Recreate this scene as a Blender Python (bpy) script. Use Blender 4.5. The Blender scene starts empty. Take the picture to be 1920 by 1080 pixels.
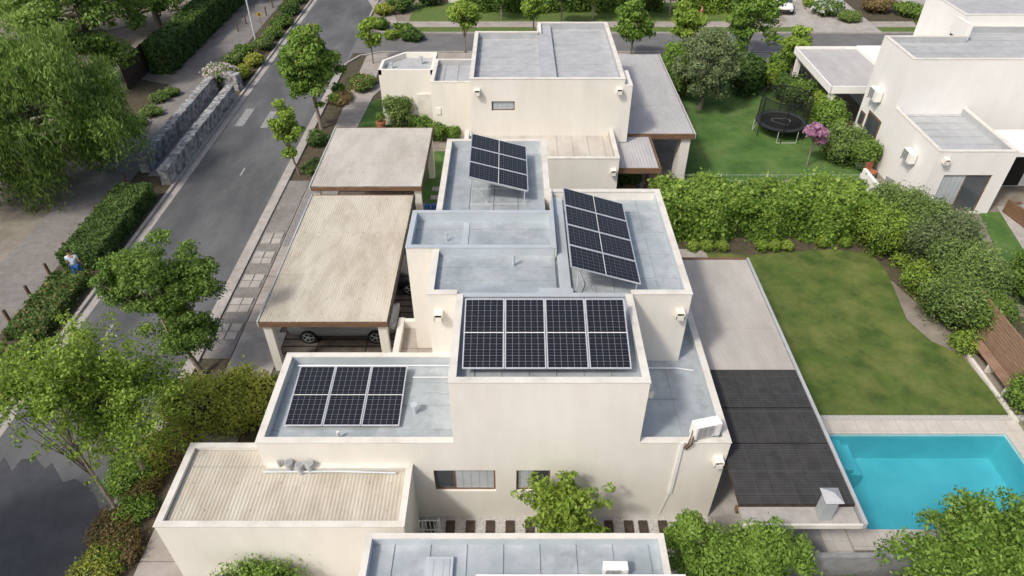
import bpy, math, random
import numpy as np
from mathutils import Vector, Matrix
random.seed(4)
rng = np.random.default_rng(7)
SC = bpy.context.scene
COL = SC.collection
H = 19.6; PITCH = math.radians(39.2); F = 1280.0
SP, CP = math.sin(PITCH), math.cos(PITCH)
def P(px, py, z=0.0):
    v = (py-540)/F; d = (H-z)/(SP+CP*v)
    return ((px-960)/F*d, d*(CP-SP*v))
def T(px, py, Y):
    v = (py-540)/F; d = Y/(CP-SP*v)
    return ((px-960)/F*d, H-d*(SP+CP*v))

# ---------------------------------------------------------------- materials
MATS = {}
def newmat(name):
    m = bpy.data.materials.new(name); m.use_nodes = True
    nt = m.node_tree
    return m, nt, nt.nodes['Principled BSDF']
def rgba(c): return (c[0], c[1], c[2], 1)
def M(name, c1, c2, scale=3, rough=.85, metal=0, bump=.15, bscale=40, stain=None, sscale=.5, samt=.5, stretch=(1,1,1), spec=.3, voro=False, srange=(.45,.7)):
    m, nt, b = newmat(name); N = nt.nodes; L = nt.links
    tc = N.new('ShaderNodeTexCoord'); mp = N.new('ShaderNodeMapping'); mp.inputs['Scale'].default_value = stretch
    L.new(tc.outputs['Object'], mp.inputs['Vector'])
    n = N.new('ShaderNodeTexNoise'); n.inputs['Scale'].default_value = scale; n.inputs['Detail'].default_value = 8; n.inputs['Roughness'].default_value = .65
    L.new(mp.outputs['Vector'], n.inputs['Vector'])
    r = N.new('ShaderNodeValToRGB'); r.color_ramp.elements[0].position = .35; r.color_ramp.elements[1].position = .65
    r.color_ramp.elements[0].color = rgba(c1); r.color_ramp.elements[1].color = rgba(c2)
    L.new(n.outputs['Fac'], r.inputs['Fac'])
    out = r.outputs['Color']
    if stain:
        n2 = N.new('ShaderNodeTexNoise'); n2.inputs['Scale'].default_value = sscale; n2.inputs['Detail'].default_value = 10; n2.inputs['Roughness'].default_value = .7
        L.new(mp.outputs['Vector'], n2.inputs['Vector'])
        r2 = N.new('ShaderNodeMapRange'); r2.inputs['From Min'].default_value = srange[0]; r2.inputs['From Max'].default_value = srange[1]; r2.inputs['To Max'].default_value = samt
        L.new(n2.outputs['Fac'], r2.inputs['Value'])
        mx = N.new('ShaderNodeMix'); mx.data_type = 'RGBA'
        L.new(r2.outputs['Result'], mx.inputs['Factor']); L.new(out, mx.inputs['A']); mx.inputs['B'].default_value = rgba(stain)
        out = mx.outputs['Result']
    if voro:
        v = N.new('ShaderNodeTexVoronoi'); v.inputs['Scale'].default_value = voro; L.new(tc.outputs['Object'], v.inputs['Vector'])
        mx = N.new('ShaderNodeMix'); mx.data_type = 'RGBA'; mx.blend_type = 'MULTIPLY'; mx.inputs['Factor'].default_value = .7
        hs = N.new('ShaderNodeRGBToBW'); L.new(v.outputs['Color'], hs.inputs['Color'])
        mr = N.new('ShaderNodeMapRange'); mr.inputs['To Min'].default_value = .2; mr.inputs['To Max'].default_value = 1.9; L.new(hs.outputs['Val'], mr.inputs['Value'])
        L.new(out, mx.inputs['A']); L.new(mr.outputs['Result'], mx.inputs['B']); out = mx.outputs['Result']
    L.new(out, b.inputs['Base Color'])
    b.inputs['Roughness'].default_value = rough; b.inputs['Metallic'].default_value = metal
    b.inputs['Specular IOR Level'].default_value = spec
    if bump:
        nb = N.new('ShaderNodeTexNoise'); nb.inputs['Scale'].default_value = bscale; nb.inputs['Detail'].default_value = 5
        L.new(tc.outputs['Object'], nb.inputs['Vector'])
        bp = N.new('ShaderNodeBump'); bp.inputs['Strength'].default_value = bump; bp.inputs['Distance'].default_value = .03
        L.new(nb.outputs['Fac'], bp.inputs['Height']); L.new(bp.outputs['Normal'], b.inputs['Normal'])
    MATS[name] = m
    return m
def grid_lines(m, px, py, w, col, axes=('X','Y'), off=(0,0), amt=1.0):
    nt = m.node_tree; N = nt.nodes; L = nt.links; b = N['Principled BSDF']
    tc = N.new('ShaderNodeTexCoord'); sx = N.new('ShaderNodeSeparateXYZ'); L.new(tc.outputs['Object'], sx.inputs['Vector'])
    res = []
    for ax, p, o in ((axes[0], px, off[0]), (axes[1], py, off[1])):
        if not p: continue
        a = N.new('ShaderNodeMath'); a.operation = 'ADD'; a.inputs[1].default_value = o+100*p; L.new(sx.outputs[ax], a.inputs[0])
        d = N.new('ShaderNodeMath'); d.operation = 'DIVIDE'; d.inputs[1].default_value = p; L.new(a.outputs[0], d.inputs[0])
        f = N.new('ShaderNodeMath'); f.operation = 'FRACT'; L.new(d.outputs[0], f.inputs[0])
        l = N.new('ShaderNodeMath'); l.operation = 'LESS_THAN'; l.inputs[1].default_value = w/p; L.new(f.outputs[0], l.inputs[0])
        res.append(l.outputs[0])
    o = res[0]
    if len(res) == 2:
        x = N.new('ShaderNodeMath'); x.operation = 'MAXIMUM'; L.new(res[0], x.inputs[0]); L.new(res[1], x.inputs[1]); o = x.outputs[0]
    k = N.new('ShaderNodeMath'); k.operation = 'MULTIPLY'; k.inputs[1].default_value = amt; L.new(o, k.inputs[0])
    mx = N.new('ShaderNodeMix'); mx.data_type = 'RGBA'; mx.inputs['B'].default_value = rgba(col)
    src = b.inputs['Base Color'].links[0].from_socket
    L.new(k.outputs[0], mx.inputs['Factor']); L.new(src, mx.inputs['A']); L.new(mx.outputs['Result'], b.inputs['Base Color'])
    return m
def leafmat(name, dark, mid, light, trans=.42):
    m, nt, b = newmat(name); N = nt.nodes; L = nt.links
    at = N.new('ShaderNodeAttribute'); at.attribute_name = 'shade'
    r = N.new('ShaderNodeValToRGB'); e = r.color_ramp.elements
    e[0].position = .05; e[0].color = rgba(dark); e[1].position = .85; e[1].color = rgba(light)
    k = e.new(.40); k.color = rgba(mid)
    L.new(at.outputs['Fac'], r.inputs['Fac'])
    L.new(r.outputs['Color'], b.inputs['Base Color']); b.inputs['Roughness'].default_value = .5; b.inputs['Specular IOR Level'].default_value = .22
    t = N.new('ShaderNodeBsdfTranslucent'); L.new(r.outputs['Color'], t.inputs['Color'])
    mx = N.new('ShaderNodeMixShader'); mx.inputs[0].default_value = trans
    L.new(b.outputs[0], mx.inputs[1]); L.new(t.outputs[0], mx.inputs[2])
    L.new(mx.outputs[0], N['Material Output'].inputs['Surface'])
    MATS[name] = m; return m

plaster = M('plaster', (.765,.735,.665), (.82,.79,.72), 1.2, .9, bump=.12, bscale=60, stain=(.65,.61,.53), sscale=.9, samt=.35, stretch=(1,1,.3))
plaster_w = M('plaster_white', (.81,.80,.765), (.86,.85,.82), 1.2, .9, bump=.1, bscale=60, stain=(.70,.68,.63), sscale=.7, samt=.3, stretch=(1,1,.35))
coping = M('coping_paint', (.66,.635,.575), (.77,.745,.68), 4, .85, bump=.1, stain=(.42,.39,.34), sscale=2, samt=.65)
galv = M('galvanised_sheet', (.37,.415,.435), (.50,.54,.56), 1.2, .48, metal=.2, bump=.05, bscale=6, stain=(.28,.315,.33), sscale=1.1, samt=.8, spec=.5, srange=(.48,.68))
galv_lt = M('galvanised_light', (.53,.58,.61), (.64,.69,.72), 3, .42, metal=.25, bump=.05, bscale=8, stain=(.40,.44,.46), sscale=1.5, samt=.6, spec=.5)
galv_far = M('grey_sheet', (.42,.435,.445), (.51,.52,.525), 2, .6, metal=.1, bump=.06, bscale=8, stain=(.34,.35,.35), sscale=.8, samt=.6)
corr = M('corrugated_beige', (.50,.46,.38), (.59,.55,.465), 1.1, .8, bump=.1, stain=(.36,.315,.24), sscale=.9, samt=.9, stretch=(1,.35,1))
corr_g = M('corrugated_greyish', (.47,.44,.39), (.56,.53,.475), 1.3, .8, bump=.1, stain=(.36,.325,.28), sscale=.9, samt=.8, stretch=(1,.35,1))
corr_p = M('canopy_greyish', (.425,.40,.36), (.50,.47,.43), 1.5, .8, bump=.1, stain=(.34,.315,.28), sscale=.9, samt=.6, stretch=(1,.35,1))
corr_far = M('corrugated_grey', (.42,.415,.41), (.49,.48,.475), 1.5, .75, bump=.1, stain=(.34,.33,.32), sscale=1.0, samt=.6, stretch=(1,.4,1))
wood = M('wood', (.13,.075,.045), (.23,.135,.08), 6, .7, bump=.3, stretch=(.3,.3,3))
wood_f = M('wood_fence', (.24,.15,.10), (.36,.24,.165), 6, .75, bump=.3, stretch=(.3,.3,3))
wood_dk = M('wood_dark', (.045,.032,.024), (.085,.06,.045), 6, .75, bump=.3)
darkin = M('dark_interior', (.02,.018,.015), (.035,.03,.027), 2, .9, bump=0)
asphalt = M('asphalt', (.095,.10,.105), (.165,.167,.17), .45, .92, bump=.4, bscale=60, stain=(.066,.069,.074), sscale=.25, samt=.85, stretch=(1,.4,1))
asphalt_l = M('asphalt_far', (.15,.15,.152), (.19,.19,.19), .8, .9, bump=.4, bscale=60, stain=(.11,.11,.11), sscale=.3, samt=.6)
asphalt_dk = M('asphalt_dark', (.040,.042,.046), (.065,.067,.072), 1.5, .5, bump=.3, bscale=60, spec=.5)
conc = M('concrete', (.36,.335,.31), (.46,.435,.40), 2, .9, bump=.3, bscale=40, stain=(.26,.24,.215), sscale=.8, samt=.7)
walk = M('sidewalk_concrete', (.34,.305,.275), (.43,.39,.355), 1.5, .9, bump=.3, stain=(.25,.22,.19), sscale=.6, samt=.7)
grid_lines(walk, 0, 1.2, .03, (.2,.17,.15), off=(0,0))
brickpath = M('paver_path', (.20,.188,.178), (.265,.25,.235), 3, .9, bump=.5, bscale=12, stain=(.155,.14,.127), sscale=.5, samt=.7)
grid_lines(brickpath, .4, .2, .02, (.15,.14,.13), amt=.5)
cobble = M('cobble_paver', (.20,.19,.18), (.29,.275,.26), 9, .9, bump=.5, bscale=20, stain=(.13,.125,.11), sscale=.7, samt=.7)
dirt = M('dirt', (.21,.185,.155), (.31,.275,.23), 1.2, .95, bump=.6, bscale=15, stain=(.13,.11,.08), sscale=.4, samt=.8)
soil = M('soil', (.06,.05,.036), (.13,.10,.07), 4, .95, bump=.7, bscale=25, stain=(.05,.07,.025), sscale=1.5, samt=.8)
gravel = M('gravel_white', (.34,.32,.30), (.66,.64,.61), 22, .95, bump=.8, bscale=30, spec=.2)
gravel_g = M('gravel_grey', (.15,.145,.14), (.34,.33,.32), 16, .95, bump=.8, bscale=30)
lawn1 = M('lawn_grass', (.055,.10,.020), (.115,.175,.035), .9, .95, bump=.9, bscale=90, stain=(.22,.235,.07), sscale=.6, samt=.9, srange=(.43,.70))
lawn2 = M('lawn_grass_fresh', (.05,.12,.025), (.10,.20,.045), .7, .95, bump=.9, bscale=90, stain=(.17,.24,.075), sscale=.5, samt=.85)
lawn3 = M('verge_grass', (.08,.14,.03), (.13,.20,.05), 5, .95, bump=.9, bscale=60, stain=(.18,.17,.07), sscale=.7, samt=.6)
stone = M('stone_masonry', (.20,.21,.235), (.40,.39,.37), 3, .9, bump=.9, bscale=7, voro=4.2)
white = M('white_paint', (.66,.66,.64), (.73,.73,.71), 3, .5, bump=0)
paint = M('road_paint', (.22,.22,.218), (.36,.36,.35), 5, .85, bump=.2)
alum = M('aluminium', (.70,.71,.72), (.80,.80,.81), 3, .35, metal=.5, bump=0, spec=.5)
steel = M('steel_grey', (.30,.33,.35), (.42,.45,.47), 4, .4, metal=.5, bump=0)
black = M('black_rubber', (.012,.012,.012), (.02,.02,.02), 6, .8, bump=.1)
bark = M('bark', (.17,.14,.115), (.30,.26,.22), 8, .95, bump=.7, bscale=18)
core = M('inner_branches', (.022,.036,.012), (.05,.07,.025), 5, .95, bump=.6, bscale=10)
poolmat = M('black_pool_heater', (.040,.040,.042), (.062,.062,.064), 3, .85, bump=.2, bscale=30, stain=(.085,.082,.078), sscale=1.2, samt=.5, spec=.2)
grid_lines(poolmat, 0, .09, .02, (.03,.03,.03), amt=.7); grid_lines(poolmat, 1.07, .75, .025, (.075,.075,.075), amt=.8)
glass = M('window_glass', (.05,.06,.07), (.09,.10,.12), .8, .08, bump=0, spec=.8)
blind = M('window_blind', (.40,.44,.46), (.52,.56,.58), 1, .25, bump=0, spec=.6)
grid_lines(blind, .25, 0, .02, (.3,.33,.35))
copingstone = M('pool_coping_stone', (.53,.49,.43), (.64,.60,.54), 4, .85, bump=.3, stain=(.43,.38,.33), sscale=1, samt=.6)
grid_lines(copingstone, .5, .5, .015, (.40,.36,.31))
pooltile = M('pool_tile', (.38,.64,.67), (.52,.76,.78), .7, .5, bump=.1)
deck = M('carport_pavers', (.10,.08,.07), (.16,.14,.12), 3, .9, bump=.4)
grid_lines(deck, 0, .42, .09, (.03,.025,.02)); grid_lines(deck, 2.0, 0, .05, (.03,.025,.02))
terracotta = M('terracotta', (.32,.12,.06), (.42,.17,.09), 5, .85)
cinder = M('grey_block_wall', (.24,.245,.25), (.32,.325,.33), 3, .9, bump=.3, stain=(.17,.17,.17), sscale=1, samt=.6)

L_MID = leafmat('leaf_mid', (.042,.088,.016), (.140,.240,.046), (.28,.41,.095))
L_DARK = leafmat('leaf_dark', (.030,.062,.017), (.082,.155,.036), (.17,.27,.075))
L_WILL = leafmat('leaf_willow', (.070,.13,.024), (.195,.315,.064), (.35,.48,.125))
L_OLIVE = leafmat('leaf_olive', (.08,.12,.05), (.185,.25,.11), (.32,.39,.19))
L_SAGE = leafmat('leaf_sage', (.062,.118,.028), (.175,.27,.070), (.32,.42,.135))
L_LIME = leafmat('leaf_lime', (.085,.155,.018), (.245,.37,.055), (.42,.55,.11))
L_FRESH = leafmat('leaf_fresh', (.055,.12,.016), (.170,.30,.048), (.32,.47,.10))
L_GOLD = leafmat('leaf_gold', (.12,.155,.025), (.34,.40,.065), (.56,.57,.13))
L_RED = leafmat('leaf_rust', (.085,.075,.035), (.22,.165,.075), (.36,.27,.12))
L_PINK = leafmat('leaf_pink', (.25,.10,.19), (.50,.26,.40), (.66,.42,.56))
L_CREAM = leafmat('blossom_cream', (.35,.30,.26), (.58,.50,.46), (.75,.68,.65))
L_WHITE = leafmat('blossom_white', (.45,.48,.5), (.65,.67,.7), (.8,.8,.82))

# ---------------------------------------------------------------- mesh helpers
def tag(o, label=None, cat=None, group=None, kind=None):
    if label: o['label'] = label
    if cat: o['category'] = cat
    if group: o['group'] = group
    if kind: o['kind'] = kind
    return o
def empty(name, loc, label, cat, group=None, rz=0):
    o = bpy.data.objects.new(name, None); COL.objects.link(o); o.location = loc; o.rotation_euler = (0,0,rz)
    o.empty_display_size = .2
    return tag(o, label, cat, group)
class MB:
    def __init__(s): s.v = []; s.f = []
    def box(s, x0, x1, y0, y1, z0, z1):
        i = len(s.v)
        s.v += [(x0,y0,z0),(x1,y0,z0),(x1,y1,z0),(x0,y1,z0),(x0,y0,z1),(x1,y0,z1),(x1,y1,z1),(x0,y1,z1)]
        s.f += [(i,i+3,i+2,i+1),(i+4,i+5,i+6,i+7),(i,i+1,i+5,i+4),(i+1,i+2,i+6,i+5),(i+2,i+3,i+7,i+6),(i+3,i,i+4,i+7)]
        return s
    def prism(s, poly, z0, z1):
        a = sum(poly[k][0]*poly[(k+1)%len(poly)][1]-poly[(k+1)%len(poly)][0]*poly[k][1] for k in range(len(poly)))
        if a < 0: poly = poly[::-1]
        n = len(poly); i = len(s.v)
        s.v += [(p[0],p[1],z0) for p in poly]+[(p[0],p[1],z1) for p in poly]
        s.f += [tuple(i+n+k for k in range(n)), tuple(i+n-1-k for k in range(n))]
        for k in range(n): s.f.append((i+k, i+(k+1)%n, i+n+(k+1)%n, i+n+k))
        return s
    def quad(s, a, b, c, d):
        i = len(s.v); s.v += [tuple(a),tuple(b),tuple(c),tuple(d)]; s.f.append((i,i+1,i+2,i+3)); return s
    def tube(s, pts, r, n=8, cap=True):
        pts = [Vector(p) for p in pts]; rs = r if isinstance(r,(list,tuple)) else [r]*len(pts)
        i0 = len(s.v)
        for k, p in enumerate(pts):
            d = (pts[min(k+1,len(pts)-1)]-pts[max(k-1,0)])
            d = d.normalized() if d.length > 1e-6 else Vector((0,0,1))
            a = d.orthogonal().normalized() if abs(d.z) < .9 else Vector((1,0,0)).cross(d).normalized()
            b = d.cross(a).normalized()
            for j in range(n):
                t = 2*math.pi*j/n; q = p + a*math.cos(t)*rs[k] + b*math.sin(t)*rs[k]; s.v.append(tuple(q))
        for k in range(len(pts)-1):
            for j in range(n):
                a = i0+k*n+j; b = i0+k*n+(j+1)%n
                s.f.append((a, b, b+n, a+n))
        if cap:
            s.f.append(tuple(i0+n-1-j for j in range(n))); e = i0+(len(pts)-1)*n
            s.f.append(tuple(e+j for j in range(n)))
        return s
    def wallx(s, x0, x1, y0, y1, z0, z1, holes=()):
        xs = sorted({x0,x1}|{h[k] for h in holes for k in (0,1) if x0 < h[k] < x1}); zs = sorted({z0,z1}|{h[k] for h in holes for k in (2,3) if z0 < h[k] < z1})
        for a, b in zip(xs, xs[1:]):
            for c, d in zip(zs, zs[1:]):
                mx, mz = (a+b)/2, (c+d)/2
                if any(h[0] < mx < h[1] and h[2] < mz < h[3] for h in holes): continue
                s.box(a,b,y0,y1,c,d)
        return s
    def build(s, name, mat, parent=None, local=False, smooth=False, bevel=0):
        me = bpy.data.meshes.new(name)
        v = s.v
        if parent is not None and not local:
            base = Vector((0,0,0)); q = parent
            while q is not None: base += q.location; q = q.parent
            v = [(a-base.x, b-base.y, c-base.z) for a,b,c in v]
        me.from_pydata(v, [], s.f); me.update(); me.materials.append(mat)
        if smooth: me.polygons.foreach_set('use_smooth', [True]*len(me.polygons))
        o = bpy.data.objects.new(name, me); COL.objects.link(o); o.parent = parent
        if bevel:
            b = o.modifiers.new('b','BEVEL'); b.width = bevel; b.segments = 2; b.limit_method = 'ANGLE'
        return o
def B(*a): return MB().box(*a)
def structure(name, mb, mat): return tag(mb.build(name, mat), kind='structure')
def poly_sheet(poly, z):
    mb = MB(); a = sum(poly[k][0]*poly[(k+1)%len(poly)][1]-poly[(k+1)%len(poly)][0]*poly[k][1] for k in range(len(poly)))
    if a < 0: poly = poly[::-1]
    mb.v = [(p[0],p[1],z) for p in poly]; mb.f = [tuple(range(len(poly)))]; return mb
def sheet(name, poly, z, mat): return structure(name, poly_sheet(poly, z), mat)
def rect(x0,x1,y0,y1): return [(x0,y0),(x1,y0),(x1,y1),(x0,y1)]
def dup(root, loc, rz=0, label=None, group=None):
    r = root.copy(); COL.objects.link(r); r.location = loc; r.rotation_euler = (0,0,rz)
    if label: r['label'] = label
    if group: r['group'] = group
    for ch in list(root.children):
        c = ch.copy(); COL.objects.link(c); c.parent = r
        for g in ch.children:
            d = g.copy(); COL.objects.link(d); d.parent = c
    return r

# ---------------------------------------------------------------- foliage
def unit(a): return a/np.maximum(np.linalg.norm(a, axis=1, keepdims=True), 1e-9)
def cards(C, Nn, size, shade, name, mat, parent, aspect=.5, hang=False):
    n = len(C)
    r = rng.normal(size=(n,3)); t1 = unit(np.cross(Nn, r))
    if hang: t1 = unit(np.array([0,0,-1.0])+.45*r)
    t2 = unit(np.cross(Nn, t1))
    s = size*(.6+.8*rng.random((n,1)))
    V = np.empty((n,4,3)); V[:,0] = C-t1*s; V[:,1] = C+t2*s*aspect; V[:,2] = C+t1*s; V[:,3] = C-t2*s*aspect
    base = np.zeros(3); q = parent
    while q is not None: base += np.array(q.location); q = q.parent
    V = (V-base).reshape(-1,3)
    me = bpy.data.meshes.new(name); me.from_pydata(V, [], np.arange(4*n).reshape(n,4)); me.materials.append(mat)
    at = me.attributes.new('shade','FLOAT','POINT'); at.data.foreach_set('value', np.repeat(np.clip(shade,0,1),4).astype(np.float32))
    o = bpy.data.objects.new(name, me); COL.objects.link(o); o.parent = parent
    return o
def blob_leaves(blobs, n, depth=.35, low=.35):
    bl = np.array(blobs, dtype=float); K = len(bl)
    w = (bl[:,3]*bl[:,4]+bl[:,3]*bl[:,5]+bl[:,4]*bl[:,5]); w /= w.sum()
    k = rng.choice(K, n, p=w); d = unit(rng.normal(size=(n,3)))
    flip = (d[:,2] < 0) & (rng.random(n) > low); d[flip,2] *= -1
    ph = rng.random(K)*6.28
    lump = 1+.18*np.sin(5*d[:,0]+ph[k])*np.sin(5*d[:,1]+2*ph[k])+.10*np.sin(11*d[:,2]+ph[k]*3)*np.sin(9*d[:,0]+ph[k])+.12*rng.normal(size=n)*(rng.random(n) < .3)
    u = rng.random(n); rad = lump*(1-depth*u*u)
    C = bl[k,:3]+d*bl[k,3:6]*rad[:,None]
    Nn = unit(d+.75*rng.normal(size=(n,3)))
    bs = rng.random(K)
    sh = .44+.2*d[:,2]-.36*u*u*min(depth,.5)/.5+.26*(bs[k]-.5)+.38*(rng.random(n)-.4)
    return C, Nn, sh
def ellipsoid(mb, cx, cy, cz, rx, ry, rz, seg=12, ring=8, jit=.06):
    i0 = len(mb.v)
    for a in range(ring+1):
        th = math.pi*a/ring
        for b in range(seg):
            ph = 2*math.pi*b/seg; j = 1+random.uniform(-jit,jit) if 0 < a < ring else 1
            mb.v.append((cx+rx*math.sin(th)*math.cos(ph)*j, cy+ry*math.sin(th)*math.sin(ph)*j, cz+rz*math.cos(th)*j))
    for a in range(ring):
        for b in range(seg):
            p = i0+a*seg+b; q = i0+a*seg+(b+1)%seg
            mb.f.append((p, p+seg, q+seg, q))
    return mb
def bush(label, x, y, rx, ry, h, mat, n=1500, leaf=.09, lumps=5, name='shrub', cat='shrub', group=None, accent=None, an=0, z=0, rough=0.0):
    e = empty(name, (x,y,z), label, cat, group)
    bl = [(x,y,z+h*.42,rx*.8,ry*.8,h*.5)]
    for i in range(lumps):
        a = 6.283*i/max(lumps,1)+random.uniform(-.4,.4); q = random.uniform(.35,.65)
        bl.append((x+rx*q*math.cos(a), y+ry*q*math.sin(a), z+h*random.uniform(.3,.72), rx*random.uniform(.3,.5), ry*random.uniform(.3,.5), h*random.uniform(.24,.34)))
    C, N, S = blob_leaves(bl, int(n*1.35), .3, .45)
    if rough: C = C+rng.normal(size=C.shape)*rough
    C[:,2] = np.maximum(C[:,2], z+.02)
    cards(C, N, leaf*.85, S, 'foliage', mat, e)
    mb = MB()
    for b in bl: ellipsoid(mb, b[0],b[1],b[2], b[3]*.70,b[4]*.70,b[5]*.70, 10, 6)
    mb.build('branches', core, e, smooth=True)
    if accent:
        C, N, S = blob_leaves(bl, an, .05, .1); cards(C, N, leaf*.9, S+.2, 'blossom', accent, e, .9)
    return e
def hedge(label, x0, x1, y0, y1, h, mat, n, leaf=.09, name='hedge', cat='hedge', group=None, wob=.15, accent=None, an=0):
    cx, cy = (x0+x1)/2, (y0+y1)/2
    e = empty(name, (cx,cy,0), label, cat, group)
    lx, ly = x1-x0, y1-y0
    ar = np.array([lx*ly, lx*h, lx*h, ly*h, ly*h]); ar /= ar.sum()
    def samp(n):
        k = rng.choice(5, n, p=ar); u = rng.random((n,3)); C = np.empty((n,3)); N = np.zeros((n,3))
        C[:,0] = x0+lx*u[:,0]; C[:,1] = y0+ly*u[:,1]; C[:,2] = h*u[:,2]
        m = k==0; C[m,2] = h; N[m,2] = 1
        m = k==1; C[m,1] = y0; N[m,1] = -1
        m = k==2; C[m,1] = y1; N[m,1] = 1
        m = k==3; C[m,0] = x0; N[m,0] = -1
        m = k==4; C[m,0] = x1; N[m,0] = 1
        lump = np.sin(C[:,0]*2.3+1)*np.sin(C[:,1]*2.9)*.6+np.sin(C[:,0]*5.1+C[:,2]*3)*np.cos(C[:,1]*4.7)*.5+np.sin(C[:,0]*.9)*.4
        dd = wob*lump-np.abs(rng.normal(size=n))*wob*.6+np.where(rng.random(n) < .08, wob*rng.random(n)*1.4, 0)
        C += N*dd[:,None]; C[:,2] = np.maximum(C[:,2], .03)
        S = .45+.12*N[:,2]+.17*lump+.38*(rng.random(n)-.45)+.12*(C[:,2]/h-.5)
        return C, unit(N+.75*rng.normal(size=(n,3))), S
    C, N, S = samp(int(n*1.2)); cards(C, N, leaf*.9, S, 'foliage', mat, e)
    i = wob*1.1
    B(x0+i,x1-i,y0+i,y1-i,0,h-i).build('branches', core, e)
    if accent:
        C, N, S = samp(an); cards(C, N, leaf, S+.2, 'blossom', accent, e, .9)
    return e
def tree(label, x, y, cr, K, n, leaf, mat, rc=.8, name='street_tree', cat='tree', group=None, trunk=.12, low=.4, droop=0, accent=None, an=0, shell=.5, sprig=False, cone=.35, aspect=.5, extra=()):
    e = empty(name, (x,y,0), label, cat, group)
    cx,cy,cz,rx,ry,rz = cr; bl = []; tips = []
    crowns = [cr]+list(extra); wt = [c[3]*c[5] for c in crowns]
    for i in range(K):
        ax,ay,az,bx,by,bz = random.choices(crowns, wt)[0]
        d = Vector((random.gauss(0,1),random.gauss(0,1),random.gauss(.1,1))).normalized(); r = shell+(1-shell)*random.random(); r *= .9
        tp = 1-cone*(d.z*r+ (.3 if cone > .5 else 0)) if (d.z > 0 or cone > .5) else 1
        if sprig:
            L_ = random.uniform(.75,1.12)
            for t in (.3,.5,.68,.84,1.0):
                q = rc*(1.15-.6*t)*random.uniform(.8,1.2)
                bl.append((ax+d.x*bx*L_*t*tp+random.uniform(-.1,.1), ay+d.y*by*L_*t*tp+random.uniform(-.1,.1), az+d.z*bz*L_*t+.12*t, q, q, q*.6))
            tips.append(bl[-1])
        else:
            q = rc*random.uniform(.5,1.2)
            bl.append((ax+d.x*bx*r*tp, ay+d.y*by*r*tp, az+d.z*bz*r, q, q, q*random.uniform(.5,.8))); tips.append(bl[-1])
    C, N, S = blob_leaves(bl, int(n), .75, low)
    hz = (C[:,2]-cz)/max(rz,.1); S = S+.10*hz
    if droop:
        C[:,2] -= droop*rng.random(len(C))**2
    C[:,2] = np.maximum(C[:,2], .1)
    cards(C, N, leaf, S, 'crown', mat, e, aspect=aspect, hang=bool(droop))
    mb = MB(); top = Vector((cx,cy,cz+rz*.4)); b = Vector((x,y,-.05)); m = b.lerp(top,.45)+Vector((random.uniform(-.15,.15),random.uniform(-.15,.15),0))
    mb.tube([b, b+Vector((0,0,.12)), m, top], [trunk*1.4, trunk, trunk*.75, trunk*.2], 8)
    mb.build('trunk', bark, e, smooth=True)
    mb = MB()
    for q in random.sample(tips, min(len(tips), 16)):
        t = random.uniform(.3,.85); s = (b.lerp(m, t/.45) if t < .45 else m.lerp(top, (t-.45)/.55)); en = Vector(q[:3])
        if s.z > en.z+.5: s.z = max(.8, en.z-.3); s.x, s.y = b.lerp(top, min(1,s.z/max(top.z,.1)))[:2]
        md = s.lerp(en,.5)+Vector((0,0,-.08)); mb.tube([s, md, en], [trunk*.42, trunk*.28, trunk*.1], 5)
    mb.build('limb', bark, e, smooth=True)
    if accent:
        C, N, S = blob_leaves(bl, an, .3, .2); cards(C, N, leaf, S+.1, 'blossom', accent, e, .8)
    return e

# ---------------------------------------------------------------- ground
PX0, PX1, PY0, PY1 = 11.25, 17.75, 11.9, 15.7
g = MB(); E = 260
for a in (rect(-E,PX0,-E,E), rect(PX1,E,-E,E), rect(PX0,PX1,-E,PY0), rect(PX0,PX1,PY1,E)):
    g.quad(*[(p[0],p[1],0) for p in a])
structure('ground', g, dirt)
RX0, RX1 = -18.7, -12.7
sheet('road', rect(RX0,RX1,-30,120), .004, asphalt)
YC0, YC1 = 53.4, 57.6
sheet('cross_road', rect(RX1,60,YC0,YC1), .004, asphalt_l)
sheet('road_corner', [(RX1,YC0),(RX1,YC0-2.5),(RX1+.8,YC0-.8),(RX1+2.5,YC0)], .006, asphalt_l)
sheet('road_corner', [(RX1,YC1),(RX1,YC1+2.5),(RX1+.8,YC1+.8),(RX1+2.5,YC1)], .006, asphalt_l)
patch_px = [(-10,880),(8,858),(22,885),(40,862),(66,858),(84,880),(97,868),(118,905),(140,898),(168,915),(183,940),(186,975),(176,1010),(160,1050),(150,1100),(-30,1100)]
sheet('road_dark_patch', [P(a,b_) for a,b_ in patch_px], .0125, asphalt_dk)  # darker, smoother asphalt sheet over the lower left road
def kerb(pts, w=.16, h=.12):
    for (a,b) in zip(pts, pts[1:]):
        mb = MB()
        d = Vector((b[0]-a[0], b[1]-a[1], 0)).normalized(); n = Vector((-d.y,d.x,0))*w/2
        mb.prism([(a[0]-n.x,a[1]-n.y),(b[0]-n.x,b[1]-n.y),(b[0]+n.x,b[1]+n.y),(a[0]+n.x,a[1]+n.y)], 0, h)
        structure('kerb', mb, conc)
kerb([(RX0-.1,-20),(RX0-.1,110)])
kerb([(RX1+.1,-20),(RX1+.1,YC0-2.6)]); kerb([(RX1+.15,YC0-2.5),(RX1+.9,YC0-.9),(RX1+2.5,YC0-.1),(60,YC0-.1)])
kerb([(60,YC1+.1),(RX1+2.5,YC1+.1),(RX1+.9,YC1+.9),(RX1+.15,YC1+2.6),(RX1+.15,110)])
structure('gutter', B(RX0+.001,RX0+.38,-20,110,0,.01), conc); structure('gutter', B(RX1-.38,RX1-.001,-20,YC0-2.6,0,.01), conc)
sheet('verge', rect(RX1+.2,-9.0,-10,YC0-.2), .02, soil)
structure('pavement', B(-11.3,-9.75,-5,24.8,0,.06), walk)
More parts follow.
